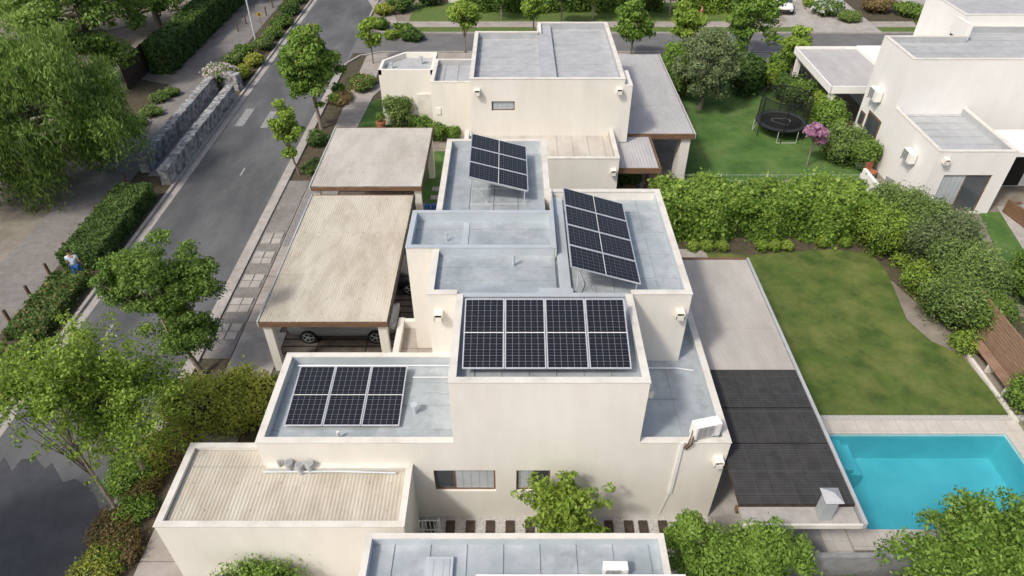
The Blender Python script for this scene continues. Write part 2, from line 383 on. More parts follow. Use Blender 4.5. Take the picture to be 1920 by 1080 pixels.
structure('pavement', B(-11.3,-9.9,24.85,52.6,0,.055), walk)
structure('pavement', B(-11.2,50,YC0-1.7,YC0-.25,0,.05), walk)
structure('parking_strip', B(RX1+.2,-11.35,19.5,33.5,0,.045), cobble)
structure('gravel_strip', B(-11.25,-9.5,27.2,35,0,.075), gravel_g)
mb = MB()
for y in (20.6,22.3,24.0,25.8,27.4):
    for i in range(2):
        for j in range(2):
            jx = random.uniform(-.03,.03); mb.box(-12.4+.5*i+jx,-11.96+.5*i+jx,y+.5*j,y+.5*j+.44,.05,.075+random.uniform(0,.01))
structure('slab_path', mb, conc)
structure('driveway', B(-9.7,-4.2,17.3,34.3,0,.03), deck)
structure('driveway_apron', B(-11.3,-9.45,17.2,21,0,.068), conc)
structure('planting_bed', B(-21.4,RX0-.19,-10,110,0,.05), soil)
structure('path', B(-24.3,-21.42,-10,110,0,.04), brickpath)
sheet('park_ground', rect(-80,-24.3,-10,120), .006, dirt)
sheet('planting_bed', [(-28,36),(-24.5,36),(-24.5,47),(-27,48)], .03, soil)
def mark(px, py, w, l):
    x, y = P(px, py); structure('road_marking', MB().quad((x-w/2,y-l/2,.0085),(x+w/2,y-l/2,.0085),(x+w/2,y+l/2,.0085),(x-w/2,y+l/2,.0085)), paint)
mark(459,220,.55,2.6); mark(504,224,.45,2.4)
for a in ((455,322),(203,622),(40,745)): mark(a[0],a[1],.11,.9)
structure('patio_ground', B(-4.2,9.7,12.35,27,0,.03), conc)
structure('gravel_path', B(-2.9,6.3,9.8,12.35,0,.025), gravel)
structure('patio_ground', B(6.31,PX0-.75,10.5,12.34,0,.031), conc)
sheet('lawn', [P(1400,783),P(1897,778),P(1800,665),P(1745,640),P(1700,600),P(1665,515),P(1635,478),P(1560,468),P(1470,474),P(1400,480),(9.4,26.8),(9.4,16.6)], .034, lawn1)
sheet('planting_bed', [(7,26.2),(17,26.2),(20,15.5),(22,15.5),(22,30.5),(7,30.5)], .015, soil)
sheet('lawn', [P(1285,345),P(1640,333),P(1560,230),P(1440,180),P(1290,180)], .02, lawn2)
sheet('planting_bed', [(8,43),(8,51.4),(22,51.4),(22,40)], .012, soil)
sheet('lawn', rect(8,19,43,48.5), .024, lawn2)
sheet('lawn', [P(665,247),P(685,196),P(730,180),P(880,200),P(880,250)], .032, lawn2)
structure('path', MB().prism([P(640,245),P(668,245),P(700,182),P(725,160),P(690,160)],0,.07), walk)
sheet('lawn', [(-5,26.5),(-2.4,26.5),(-2.4,37),(-5,37)], .036, lawn2)
structure('stepping_stone', MB().box(-4.4,-3.2,30.6,31.0,.03,.08).box(-4.4,-3.2,31.5,31.9,.03,.08).box(-4.4,-3.2,32.4,32.8,.03,.08), conc)
sheet('lawn', [P(1835,398),P(1885,398),P(1990,520),P(1990,600),P(1890,520)], .03, lawn2)
structure('path', MB().prism([P(1868,388),P(1930,385),P(2000,520),P(1925,480)],0,.05), conc)
structure('pavement', B(-10,60,YC1+1.6,YC1+3.0,0,.06), walk)
sheet('verge', rect(-10,60,YC1+.2,YC1+1.6), .03, lawn3)
sheet('lawn', rect(-9,20,YC1+3,66), .03, lawn3)
structure('driveway', B(24,31,YC1+.3,75,0,.07), conc)
structure('driveway', B(36.5,39,YC1+.3,75,0,.07), conc)
sheet('planting_bed', rect(31,36,YC1+3.05,75), .03, soil)
structure('path', MB().prism([P(735,75),P(760,75),P(735,20),P(700,0),P(690,0)],0,.06), walk)

# ---------------------------------------------------------------- building helpers
def window(parent, x0, x1, z0, z1, y, depth=.12, fr=wood, panes=2, split=None, mats=None):
    w = .055; f = MB()
    yy0, yy1 = y+depth-.05, y+depth
    f.box(x0,x1,yy0,yy1,z0,z0+w).box(x0,x1,yy0,yy1,z1-w,z1).box(x0,x0+w,yy0,yy1,z0+w,z1-w).box(x1-w,x1,yy0,yy1,z0+w,z1-w)
    m = split if split else (x0+x1)/2
    if panes == 2: f.box(m-w/2,m+w/2,yy0,yy1,z0+w,z1-w)
    o = f.build('window', fr, parent)
    cuts = [x0+w, m-w/2, m+w/2, x1-w] if panes == 2 else [x0+w, x1-w]
    mats = mats or [glass, blind]
    for i in range(0, len(cuts), 2):
        B(cuts[i],cuts[i+1],yy0+.02,yy0+.03,z0+w,z1-w).build('pane', mats[(i//2)%len(mats)], o)
    return o
def block(par, x0,x1,y0,y1, zt, sides='NSEW', t=.18, z0=0, pd=.35, roof=galv, wall=plaster, seam='y', pitch=.62, holes=(), cop=coping, roofon=True, fl=galv_lt, wz0=None):
    w = MB(); xa = x0+t if 'W' in sides else x0; xb = x1-t if 'E' in sides else x1
    ya = y0+t if 'S' in sides else y0; yb = y1-t if 'N' in sides else y1
    c = MB(); o = .018; k = .025; i = MB(); q = .012; zr = zt-pd
    if 'W' in sides:
        w.box(x0,x0+t,y0,y1,z0 if wz0 is None else wz0,zt); c.box(x0-o,x0+t+o,y0-o if 'S' in sides else y0,y1,zt,zt+k); i.box(xa,xa+q,ya,yb,zr,zt-.03)
        if wz0: w.wallx(x0,x0+t,y0,ya,z0,wz0,holes)
    if 'E' in sides: w.box(x1-t,x1,y0,y1,z0,zt); c.box(x1-t-o,x1+o,y0-o if 'S' in sides else y0,y1,zt,zt+k); i.box(xb-q,xb,ya,yb,zr,zt-.03)
    ca = xa+o if 'W' in sides else xa; cb = xb-o if 'E' in sides else xb
    if 'S' in sides: w.wallx(xa,xb,y0,ya,z0,zt,holes); c.box(ca,cb,y0-o,ya+o,zt,zt+k); i.box(xa+q,xb-q,ya,ya+q,zr,zt-.03)
    if 'N' in sides: w.box(xa,xb,yb,y1,z0,zt); c.box(ca,cb,yb-o,y1,zt,zt+k); i.box(xa+q,xb-q,yb-q,yb,zr,zt-.03)
    if w.v: w.build('wall', wall, par); c.build('coping', cop, par)
    if i.v: i.build('flashing', fl, par)
    if roofon:
        r = MB().box(xa,xb,ya,yb,zr-.12,zr)
        if seam == 'y':
            for x in np.arange(xa+pitch*.6, xb-.1, pitch): r.box(x-.012,x+.012,ya+.02,yb-.02,zr,zr+.035)
        elif seam == 'x':
            for y in np.arange(ya+pitch*.6, yb-.1, pitch): r.box(xa+.02,xb-.02,y-.012,y+.012,zr,zr+.035)
        r.build('roof', roof, par)
def corrugated(x0,x1,y0,y1,z,par,mat,pitch=.1,amp=.005,dz=0, laps=(), screws=None):
    xs = np.arange(x0,x1+1e-6,pitch/6); m = MB(); ys = [y0]+[l for l in laps]+[y1]
    for a, b in zip(ys, ys[1:]):
        i0 = len(m.v); off = .012*(ys.index(a)%2)
        for x in xs:
            zz = z+amp*math.sin(2*math.pi*(x-x0)/pitch)+off
            m.v += [(x,a-.03 if a != y0 else a,zz+dz*(a-y0)/(y1-y0)), (x,b,zz+dz*(b-y0)/(y1-y0))]
        n = len(xs)
        for j in range(n-1): k = i0+2*j; m.f.append((k,k+2,k+3,k+1))
    for a in laps: m.box(x0,x1,a-.045,a-.03,z-.02,z+amp+.014)
    if screws:
        for y in np.arange(y0+.4,y1,.9):
            for x in np.arange(x0+.3,x1,.64): m.box(x-.022,x+.022,y-.022,y+.022,z-.02,z+.024)
    return m.build('roof', mat, par, smooth=False)
def scupper(par, x, y, z):
    s = B(x-.13,x+.13,y-.28,y-.002,z-.2,z-.17).box(x-.13,x-.11,y-.28,y-.002,z-.17,z+.05).box(x+.11,x+.13,y-.28,y-.002,z-.17,z+.05).box(x-.13,x+.13,y-.28,y-.26,z-.17,z-.03).box(x-.13,x+.13,y-.26,y-.002,z+.05,z+.07)
    o = s.build('rain_spout', plaster, par); B(x-.1,x+.1,y-.05,y-.004,z-.165,z+.045).build('opening', darkin, o)

# ---------------------------------------------------------------- main house
YF = 12.35; LX = -7.35; TX0, TX1 = -1.68, 3.65; RXE = 6.28; YB0, YB1 = 18.25, 20.5
mh = empty('house', (0,17,0), 'stepped cream house in the centre with galvanised flat roofs carrying the solar panels', 'house')
W1 = (-2.35,-.5,1.45,2.5); W2 = (.13,1.15,1.45,2.5)
block(mh, LX,TX0,YF,16.0, 3.8, 'WNS', seam='x', pitch=.95, holes=[W1])
block(mh, TX0,TX1,YF,16.0, 6.3, 'WES', seam='y', pitch=.75, holes=[W1,W2], wz0=3.45)
block(mh, TX1,RXE,YF,22.0, 3.8, 'ES', seam=None, roofon=False)
B(TX1,RXE-.18,YF+.18,22,3.33,3.45).box(5.0,5.03,YF+.2,15.98,3.45,3.48).box(3.7,RXE-.2,14.3,14.33,3.45,3.48).build('roof', galv, mh)
block(mh, -2.6,TX0,16.0,YB0, 6.3, 'WS', roofon=False)
block(mh, TX1,5.5,16.0,22.15, 6.3, 'ES', roofon=False)
B(1.4,5.32,21.97,22.15,0,6.3).build('wall', plaster, mh); B(1.4,5.3,21.95,22.15,6.3,6.325).build('coping', coping, mh)
r = B(TX0,TX1,16.0,16.18,5.8,5.95).box(-2.42,1.4,16.18,YB0,5.9,6.1).box(1.4,5.32,16.18,21.97,5.8,5.95)
for y in (17.2,18.5,19.8,21.1): r.box(1.85,5.3,y-.013,y+.013,5.95,5.985)
for y in (16.9,17.6): r.box(-2.4,1.3,y-.013,y+.013,6.1,6.13)
for x in (3.2,4.6): r.box(x-.012,x+.012,16.2,21.9,5.95,5.98)
r.build('roof', galv, mh)
B(TX0+.18,TX1-.18,15.93,16.05,5.9,6.27).build('flashing', galv_lt, mh)
B(TX0+.1,TX1-.1,15.9,16.08,6.27,6.3).build('coping', galv_lt, mh)
block(mh, -3.5,1.45,YB0,YB1, 6.42, 'WSEN', seam='x', pitch=.9, pd=.36, cop=galv_lt, t=.14)
B(-2.4,1.4,YB0-.02,YB0-.003,6.1,6.41).build('flashing', galv_lt, mh)
B(1.452,1.48,YB0,22.1,5.9,6.38).build('flashing', galv_lt, mh)
block(mh, -2.7,1.4,YB1,26.2, 6.3, 'WN', seam='y', pitch=.8, roofon=False)
B(1.22,1.4,22.15,26.02,0,6.3).build('wall', plaster, mh); B(1.2,1.418,22.15,26.0,6.3,6.325).build('coping', coping, mh)
r = B(-2.52,1.22,YB1,26.02,5.8,5.95)
for x in (-1.6,-.7,.2,): r.box(x-.012,x+.012,20.6,26,5.95,5.985)
r.build('roof', galv, mh)
B(1.5,1.86,16.5,21.9,5.952,6.12).build('roof_duct', galv_lt, mh, bevel=.02)
B(.85,1.9,16.2,16.48,6.102,6.18).build('roof_duct', galv_lt, mh, bevel=.02)
B(-1.7,-1.5,YB0+.5,YB1-.3,6.062,6.09).build('roof_duct', galv_lt, mh)
m_ = B(-4.3,-4.12,16.0,19.5,0,2.2).box(-4.12,-3.51,19.32,19.5,0,2.2)
m_.build('wall', plaster, mh); B(-4.12,-2.62,16.0,YB0-.01,1.7,1.85).box(-4.12,-3.51,YB0-.01,19.32,1.7,1.85).build('roof', walk, mh)
B(-4.32,-4.1,16,19.52,2.2,2.225).build('coping', coping, mh)
window(mh, *W1, YF, split=-1.75, mats=[glass, blind]); window(mh, *W2, YF, mats=[blind, glass])
for (px,py,Y) in ((822,588,16.0),(1275,585,16.0),(1347,862,YF)):
    x, z = T(px,py,Y-.1); scupper(mh, x, Y, z)
B(TX1+.002,TX1+.28,12.8,13.05,5.2,5.24).box(TX1+.002,TX1+.28,12.8,12.83,5.24,5.45).box(TX1+.002,TX1+.28,13.02,13.05,5.24,5.45).build('rain_spout', plaster, mh)
def vent_pipe(par, px, py, z, h, r=.05, cap=True, mat=galv_lt):
    x, y = P(px,py,z); m = MB().tube([(x,y,z),(x,y,z+h)], r, 10)
    if cap: m.tube([(x,y,z+h-.02),(x,y,z+h+.06)], r*1.9, 12)
    m.build('vent_pipe', mat, par, smooth=False)
vent_pipe(mh, 778,775,3.45,.35,.06); vent_pipe(mh, 636,822,3.45,.3,.045,False,white); vent_pipe(mh, 963,498,6.1,.42,.05,False)
vent_pipe(mh, 838,452,6.06,.35,.03,False)
def pipe(par, pts, r=.02, mat=alum, name='pipe'):
    return MB().tube(pts, r, 6).build(name, mat, par)
pipe(mh, [(-3.2,15.2,3.5),(-1.75,15.2,3.5)]); pipe(mh, [(-2.6,14.6,3.5),(-1.75,14.5,3.5)], .015, steel)
pipe(mh, [(-7.0,15.7,3.52),(-1.9,15.7,3.52)], .025); pipe(mh, [(3.8,15.6,3.52),(5.4,15.6,3.5),(5.9,15.5,3.5)], .03)
pipe(mh, [(2.2,17.5,5.98),(2.3,16.9,6.0),(2.15,16.4,6.0),(2.1,16.1,6.02)], .015)
B(4.82,4.92,YF-.05,YF-.002,1.4,3.85).build('conduit', plaster_w, mh); pipe(mh, [(4.87,YF-.06,3.95),(5.05,YF-.1,3.9),(5.1,12.45,4.05)], .03, plaster_w)
pipe(mh, [(4.95,YF-.04,3.6),(5.02,YF-.12,3.95),(5.2,12.6,4.2)], .03, wood)
pipe(mh, [(5.02,YF-.04,3.55),(5.12,YF-.12,3.9),(5.25,12.6,4.15)], .025, wood_dk)
pipe(mh, [(4.88,YF-.02,1.4),(4.8,YF-.02,.9),(4.7,YF-.02,.2)], .012)

def ac_unit(label, x, y, z, rz=0, s=1.0):
    e = empty('air_conditioner', (x,y,z), label, 'air conditioner', rz=rz)
    B(-.43*s,.43*s,-.17*s,.17*s,.05,.60*s).build('casing', plaster_w, e, local=True, bevel=.02)
    B(-.36*s,.16*s,-.174*s,-.168*s,.10*s,.56*s).build('fan', black, e, local=True)
    m = MB()
    for k in range(12):
        zz = .10*s+.46*s*(k+.5)/12; m.box(-.36*s,.16*s,-.188*s,-.180*s,zz-.008*s,zz+.008*s)
    for k in range(4):
        xx = -.36*s+.52*s*(k+.0)/3; m.box(xx-.008*s,xx+.008*s,-.192*s,-.176*s,.10*s,.56*s)
    m.build('fan_grille', alum, e, local=True)
    B(-.4*s,-.32*s,-.2*s,.2*s,0,.05).build('foot', steel, e, local=True); B(.32*s,.4*s,-.2*s,.2*s,0,.05).build('foot', steel, e, local=True)
    return e
ac_unit('white outdoor air conditioning unit on the front right corner parapet of the central house', 5.55, 12.62, 3.84, math.radians(14), .95)

# ---------------------------------------------------------------- solar panels
PW, PL = 1.13, 2.28
cellm, nt, b = newmat('solar_cells')
n_ = nt.nodes.new('ShaderNodeTexNoise'); n_.inputs['Scale'].default_value = 1.2
rr_ = nt.nodes.new('ShaderNodeValToRGB'); rr_.color_ramp.elements[0].color = (.007,.008,.012,1); rr_.color_ramp.elements[1].color = (.015,.017,.025,1)
nt.links.new(n_.outputs['Fac'], rr_.inputs['Fac']); nt.links.new(rr_.outputs['Color'], b.inputs['Base Color'])
b.inputs['Roughness'].default_value = .3; b.inputs['Specular IOR Level'].default_value = .25
grid_lines(cellm, (PW-.07)/6, 0, .011, (.26,.28,.30), off=((PW-.07)/2+.005,0), amt=.75)
grid_lines(cellm, 0, (PL-.09)/24, .008, (.15,.16,.18), off=(0,.004), amt=.6)
grid_lines(cellm, 0, (PL-.09)/12, .010, (.25,.27,.30), off=(0,.005), amt=.6)
def panel_proto():
    f = B(-PW/2,PW/2,-PL/2,-PL/2+.035,0,.035).box(-PW/2,PW/2,PL/2-.035,PL/2,0,.035).box(-PW/2,-PW/2+.03,-PL/2+.035,PL/2-.035,0,.035).box(PW/2-.03,PW/2,-PL/2+.035,PL/2-.035,0,.035)
    f2 = B(-PW/2+.03,PW/2-.03,-PL/2+.035,PL/2-.035,.012,.028)
    f3 = B(-PW/2+.03,PW/2-.03,-.014,.014,.0285,.031)
    return f, f2, f3
proto = None
def place_panel(origin, ux, uy, label, group=None):
    global proto
    uz = ux.cross(uy).normalized(); uy = uz.cross(ux).normalized()
    Mx = Matrix((ux.normalized(), uy, uz)).transposed().to_4x4(); Mx.translation = origin
    if proto is None:
        e = empty('solar_panel', (0,0,0), label, 'solar panel', group)
        f, c, l = panel_proto(); f.build('frame', alum, e, local=True); c.build('cells', cellm, e, local=True); l.build('divider', white, e, local=True)
        proto = e
    else: e = dup(proto, (0,0,0), 0, label, group)
    e.location = origin; e.rotation_euler = Mx.to_euler()
def array(p00, p10, p01, ncol, portrait, labels, group):
    p00, p10, p01 = map(Vector, (p00,p10,p01)); X = p10-p00; Yv = p01-p00; gap = .02
    for i in range(ncol):
        if portrait:
            ux = X.normalized(); uy = Yv.normalized(); c = p00+ux*((PW+gap)*(i+.5))+uy*PL/2
        else:
            ux = Yv.normalized(); uy = -X.normalized(); c = p00+ux*((PW+gap)*(i+.5))+X.normalized()*PL/2
        place_panel(c, ux, uy, labels[i], group)
def ordinal(i): return ['first','second','third','fourth'][i]
array((-1.36,12.9,6.25),(3.2,12.9,6.25),(-1.36,15.07,6.86),4,True,['%s from the left of the four upright solar panels on the front tower roof'%ordinal(i) for i in range(4)],'solar panels on the front tower roof')
array((-6.8,13.15,3.56),(-3.3,13.15,3.56),(-6.8,15.4,3.76),3,True,['%s from the left of the three solar panels on the low front left roof'%ordinal(i) for i in range(3)],'solar panels on the low left roof')
array((1.76,16.2,7.13),(3.97,16.32,6.46),(1.78,20.8,7.13),4,False,['%s nearest of the four tilted solar panels on the right rear roof'%ordinal(i) for i in range(4)],'solar panels on the right rear roof')
array((-1.6,21.6,7.1),(.58,21.72,6.5),(-1.62,25.0,7.1),3,False,['%s nearest of the three tilted solar panels on the farthest roof of the central house'%ordinal(i) for i in range(3)],'solar panels on the farthest roof')
def stand(label, rails, legs):
    c = rails[0][0]; e = empty('panel_stand', (c[0],c[1],c[2]), label, 'panel stand')
    for a,b in rails: MB().tube([a,b], .022, 4).build('rail', alum, e)
    for a,b in legs: MB().tube([a,b], .02, 4).build('leg', alum, e)
stand('aluminium stand under the front tower solar panels', [((-1.3,13.4,6.33),(3.2,13.4,6.33)),((-1.3,14.6,6.67),(3.2,14.6,6.67))],
      [((x,14.6,6.66),(x,14.7,5.95)) for x in (-1.2,.3,1.8,3.1)]+[((x,13.4,6.32),(x,13.4,5.95)) for x in (-1.2,.3,1.8,3.1)])
stand('aluminium rails under the low left solar panels', [((-6.8,13.7,3.56),(-3.35,13.7,3.56)),((-6.8,14.9,3.68),(-3.35,14.9,3.68))], [((x,14.9,3.66),(x,14.9,3.45)) for x in (-6.6,-5.1,-3.5)])
def sidestand(label, x0,x1,z0,z1,ya,yb,zr=5.95):
    r = []; l = []
    for y in np.linspace(ya,yb,4):
        r.append(((x0,y,z0-.02),(x1,y,z1-.02))); r.append(((x0,y,zr+.02),(x1,y,zr+.02)))
        l += [((x0+.1,y,z0-.03),(x0+.1,y,zr)),((x1-.1,y,z1-.02),(x1-.1,y,zr)),((x0+.7,y,zr),(x0+.1,y,z0-.05))]
    stand(label, r, l)
sidestand('triangular aluminium stand under the right rear solar panels', 1.92,3.95,7.08,6.46,16.4,20.7)
sidestand('triangular aluminium stand under the farthest solar panels', -1.58,.56,7.08,6.5,21.7,24.9)

# ---------------------------------------------------------------- patio roof
pr = empty('patio_canopy', (8,16.5,0), 'long beige canopy roof beside the lawn with black mats on its front half', 'canopy')
corrugated(6.32,9.55,16.1,22.3,2.9,pr,corr_p,pitch=.1,amp=.004,laps=(18.2,20.3))
B(6.32,9.55,10.9,16.1,2.84,2.89).build('roof', wood_dk, pr)
for i,x in enumerate((6.34,7.41,8.48)): B(x,x+1.06,10.92,16.08,2.9,2.935).build('heating_mat', poolmat, pr)
B(6.32,9.5,10.36,10.88,2.72,2.86).build('front_slab', conc, pr); B(6.3,9.55,10.30,10.358,2.70,2.87).build('fascia', coping, pr)
B(9.56,9.66,10.3,22.35,2.72,2.96).build('fascia', galv_far, pr); B(6.3,9.66,22.3,22.4,2.7,2.95).build('fascia', wood, pr)
B(9.3,9.54,10.9,22.3,2.5,2.7).build('beam', wood, pr); B(6.3,9.29,10.9,11.05,2.5,2.7).build('beam', wood, pr)
for y in (13.0,16.0,19,22): B(9.33,9.51,y-.09,y+.09,0,2.5).build('post', wood, pr)
for yy in (14.4,13.0): MB().tube([(6.4,yy,2.95),(9.5,yy,2.95)], .015, 6).build('pipe', black, pr)
fx, fy = 8.55, 10.62; q = .165
ch = empty('chimney_flue', (fx,fy,2.86), 'square galvanised chimney flue with pitched cap on the canopy front edge', 'chimney')
B(fx-q,fx+q,fy-q,fy+q,2.86,3.72).build('flue_shaft', galv, ch)
c = MB(); w_ = .25; c.v = [(fx-w_,fy-w_,3.78),(fx+w_,fy-w_,3.78),(fx+w_,fy+w_,3.78),(fx-w_,fy+w_,3.78),(fx,fy,3.94)]; c.f = [(0,1,4),(1,2,4),(2,3,4),(3,0,4),(3,2,1,0)]
c.build('flue_cap', galv_far, ch); B(fx-.13,fx+.13,fy-.13,fy+.13,3.72,3.78).build('flue_neck', darkin, ch)
# ---------------------------------------------------------------- pool
pl = empty('swimming_pool', ((PX0+PX1)/2,(PY0+PY1)/2,0), 'rectangular turquoise swimming pool with pale stone coping', 'swimming pool')
m = MB()
m.quad((PX0,PY0,-1.4),(PX1,PY0,-1.4),(PX1,PY1,-1.4),(PX0,PY1,-1.4)); m.quad((PX0,PY0,0),(PX0,PY0,-1.4),(PX0,PY1,-1.4),(PX0,PY1,0)); m.quad((PX1,PY0,0),(PX1,PY1,0),(PX1,PY1,-1.4),(PX1,PY0,-1.4))
m.quad((PX0,PY1,0),(PX0,PY1,-1.4),(PX1,PY1,-1.4),(PX1,PY1,0)); m.quad((PX0,PY0,0),(PX1,PY0,0),(PX1,PY0,-1.4),(PX0,PY0,-1.4))
m.build('basin', pooltile, pl)
B(PX0+.002,PX0+.6,PY1-1.3,PY1-.002,-1.39,-.3).build('step', pooltile, pl); B(PX0+.6,PX0+1.0,PY1-1.3,PY1-.002,-1.39,-.6).build('step', pooltile, pl)
wm, nt, b = newmat('pool_water'); N = nt.nodes; L = nt.links
tr = N.new('ShaderNodeBsdfTransparent'); tr.inputs['Color'].default_value = (.39,.78,.85,1)
gl = N.new('ShaderNodeBsdfGlossy'); gl.inputs['Roughness'].default_value = .03
fr = N.new('ShaderNodeFresnel'); fr.inputs['IOR'].default_value = 1.4
nn = N.new('ShaderNodeTexNoise'); nn.inputs['Scale'].default_value = 3.5; nn.inputs['Detail'].default_value = 4; bp = N.new('ShaderNodeBump'); bp.inputs['Strength'].default_value = .6; bp.inputs['Distance'].default_value = .06
L.new(nn.outputs['Fac'], bp.inputs['Height']); L.new(bp.outputs['Normal'], gl.inputs['Normal']); L.new(bp.outputs['Normal'], fr.inputs['Normal'])
mx = N.new('ShaderNodeMixShader'); L.new(fr.outputs[0], mx.inputs[0]); L.new(tr.outputs[0], mx.inputs[1]); L.new(gl.outputs[0], mx.inputs[2]); L.new(mx.outputs[0], N['Material Output'].inputs['Surface'])
MB().quad((PX0,PY0,-.1),(PX1,PY0,-.1),(PX1,PY1,-.1),(PX0,PY1,-.1)).build('water_surface', wm, pl)
cw = .7
B(PX0-cw,PX1+cw,PY1,PY1+.62,.002,.06).box(PX0-cw,PX1+cw,PY0-cw,PY0,.002,.06).box(PX0-cw,PX0,PY0,PY1,.002,.06).box(PX1,PX1+cw,PY0,PY1,.002,.06).build('coping', copingstone, pl, bevel=.01)
structure('gravel_border', B(9.7,19,PY1+.63,PY1+.85,0,.045), gravel)

# ---------------------------------------------------------------- carports
def carport(label, x0,x1,y0,y1,z,mat,laps,posts):
    e = empty('carport', ((x0+x1)/2,(y0+y1)/2,0), label, 'carport')
    corrugated(x0,x1,y0,y1,z,e,mat,laps=laps,screws=True)
    B(x0-.02,x1+.02,y0-.05,y0,z-.22,z-.03).build('fascia', wood, e); B(x0-.02,x1+.02,y1,y1+.05,z-.22,z+.02).build('fascia', wood, e)
    B(x0-.08,x0-.02,y0-.05,y1+.05,z-.2,z+.04).build('gutter', galv_far, e); B(x1+.02,x1+.06,y0-.05,y1+.05,z-.22,z+.03).build('fascia', wood_dk, e)
    for x in (x0+.15,(x0+x1)/2,x1-.15): B(x-.06,x+.06,y0+.01,y1-.01,z-.25,z-.04).build('beam', wood_dk, e)
    for x,y in posts: B(x-.16,x+.16,y-.12,y+.12,0,z-.26).build('post', plaster, e)
    return e
carport('beige corrugated carport roof nearest the camera with a silver car under it', -9.35,-4.62,18.75,27.6,2.7,corr,(21.6,24.5),[(-9.15,18.95),(-4.85,18.95),(-9.15,27),(-4.85,27)])
carport('smaller beige corrugated carport roof behind the larger carport', -9.5,-4.3,28.0,34.1,2.95,corr_g,(31,),[(-9.3,28.2),(-4.5,28.2),(-9.3,33.9),(-4.5,33.9)])
# ---------------------------------------------------------------- annexe, front left
an = empty('annexe', (-6.3,11.3,0), 'low cream outbuilding with weathered beige corrugated roof at the front left', 'outbuilding')
w = B(-9.75,-9.6,10.3,13.1,0,2.8).box(-9.6,-3.1,10.3,10.45,0,2.8).box(-3.1,-2.95,10.3,YF-.002,0,2.8).box(-9.6,LX-.002,12.95,13.1,0,2.8)
w.build('wall', plaster, an)
B(-9.78,-9.58,10.28,13.12,2.8,2.83).box(-9.58,-3.12,10.28,10.47,2.8,2.83).box(-3.12,-2.93,10.28,YF-.002,2.8,2.83).box(-9.58,LX-.002,12.93,13.12,2.8,2.83).build('coping', coping, an)
corrugated(-9.58,-3.12,10.48,YF-.01,2.68,an,corr,pitch=.11,amp=.006,screws=True)
corrugated(-9.58,LX-.01,YF,12.92,2.68,an,corr,pitch=.11,amp=.006)
MB().box(-7.2,-3.0,12.18,YF-.003,2.72,2.85).build('flashing', coping, an)
pipe(an, [(-7.3,12.1,2.78),(-5.0,12.1,2.8),(-3.4,12.05,2.8)], .03, galv_lt)
for i,(px,py) in enumerate(((545,880),(565,884),(583,882),(527,878))):
    x,y = P(px,py,2.75); rr = .12 if i < 3 else .06
    o = MB().tube([(x,y,2.68),(x,y,2.98)], rr*.8, 14).tube([(x,y,2.98),(x,y,3.1)], rr, 14).build('vent_pipe', galv_far, an)
    MB().tube([(x,y,3.1),(x,y,3.105)], rr*.8, 14).build('vent_opening', steel, o)
gt = empty('garden_gate', (-2.6,11.2,0), 'small white wire gate in the gravel passage beside the outbuilding', 'gate')
m = MB()
for k in range(6): m.tube([(-2.85+.12*k,11.55,0),(-2.85+.12*k,11.55,1.1)], .012, 5)
for z in (.1,.6,1.1): m.tube([(-2.87,11.55,z),(-2.2,11.55,z)], .015, 5)
m.build('bars', white, gt)
for sx in (-2.85,-2.2): MB().tube([(sx,11.56,0),(sx,11.56,1.2)], .025, 6).build('gate_post', white, gt)
sx_ = list(range(808,1180,37))
for i, px in enumerate(sx_+[1205,1242,1278]):
    x, y = P(px, 985)
    o = B(-.14,.14,-.45,.45,0,.07).build('wood_sleeper', wood_dk, None, bevel=.01); o.location = (x, 11.75, .02)
    tag(o, 'dark timber sleeper number %s from the left in the white gravel passage'%['one','two','three','four','five','six','seven','eight','nine','ten','eleven','twelve','thirteen','fourteen'][i], 'sleeper', 'timber sleepers in the gravel passage')

# ---------------------------------------------------------------- near house roof (bottom edge)
nh = empty('house', (0,7,0), 'nearest house at the bottom edge with galvanised seamed roof and skylight', 'house')
block(nh, -3.8,3.95,2,9.8, 3.3, 'NEW', pd=.3, seam='y', pitch=.95, wall=plaster_w, t=.14)
B(-.9,4.3,2,8.62,3.05,3.42).build('roof_upstand', plaster_w, nh)
sk = B(-2.2,-1.5,7.4,9.25,2.98,3.14).build('skylight', galv_lt, nh, bevel=.01); B(-2.12,-1.58,7.48,9.17,3.142,3.16).build('pane', blind, sk)
ac_unit('white air conditioning unit standing low on the nearest roof at the bottom edge', 2.6, 8.85, 3.0, 0, .72)

# ---------------------------------------------------------------- back house
bh = empty('house', (2,37,0), 'cream house behind the central one with large grey seamed roof and small wood framed window', 'house')
xw0, zw0 = T(922,208,32.6); xw1, zw1 = T(965,190,32.6)
block(bh, -2.1,1.5,32.6,39.5,6.3,'WSN',seam='x',pitch=1.0,roof=galv_far,holes=[(xw0,xw1,zw0,zw1)],fl=galv_far)
block(bh, 1.5,5.6,32.6,41.1,6.3,'SEN',seam='x',pitch=1.0,roof=galv_far,fl=galv_far)
B(1.5,1.68,39.5,41.1,0,6.3).build('wall', plaster, bh)
B(1.45,2.25,32.8,40.9,5.96,6.15).build('roof_duct', galv_far, bh)
window(bh, xw0,xw1,zw0,zw1,32.6,panes=1,mats=[blind])
block(bh, -2.4,5.2,29.5,32.59,3.6,'WSE',seam='y',pitch=.8,roof=corr_g,fl=corr_g)
B(5.601,6.0,32.605,34.5,2.9,6.0).build('wall', plaster, bh)
for (px,py,Y) in ((895,170,32.6),(1162,168,32.6),(1150,320,29.5)):
    x,z = T(px,py,Y-.1); scupper(bh,x,Y,z)
corrugated(5.65,9.7,33.4,45,2.95,bh,corr_far,laps=(37,41),pitch=.16,amp=.006); B(5.62,9.75,33.3,33.4,2.7,2.98).build('fascia', wood, bh); B(9.72,9.8,33.3,45,2.75,3.0).build('gutter', corr_far, bh)
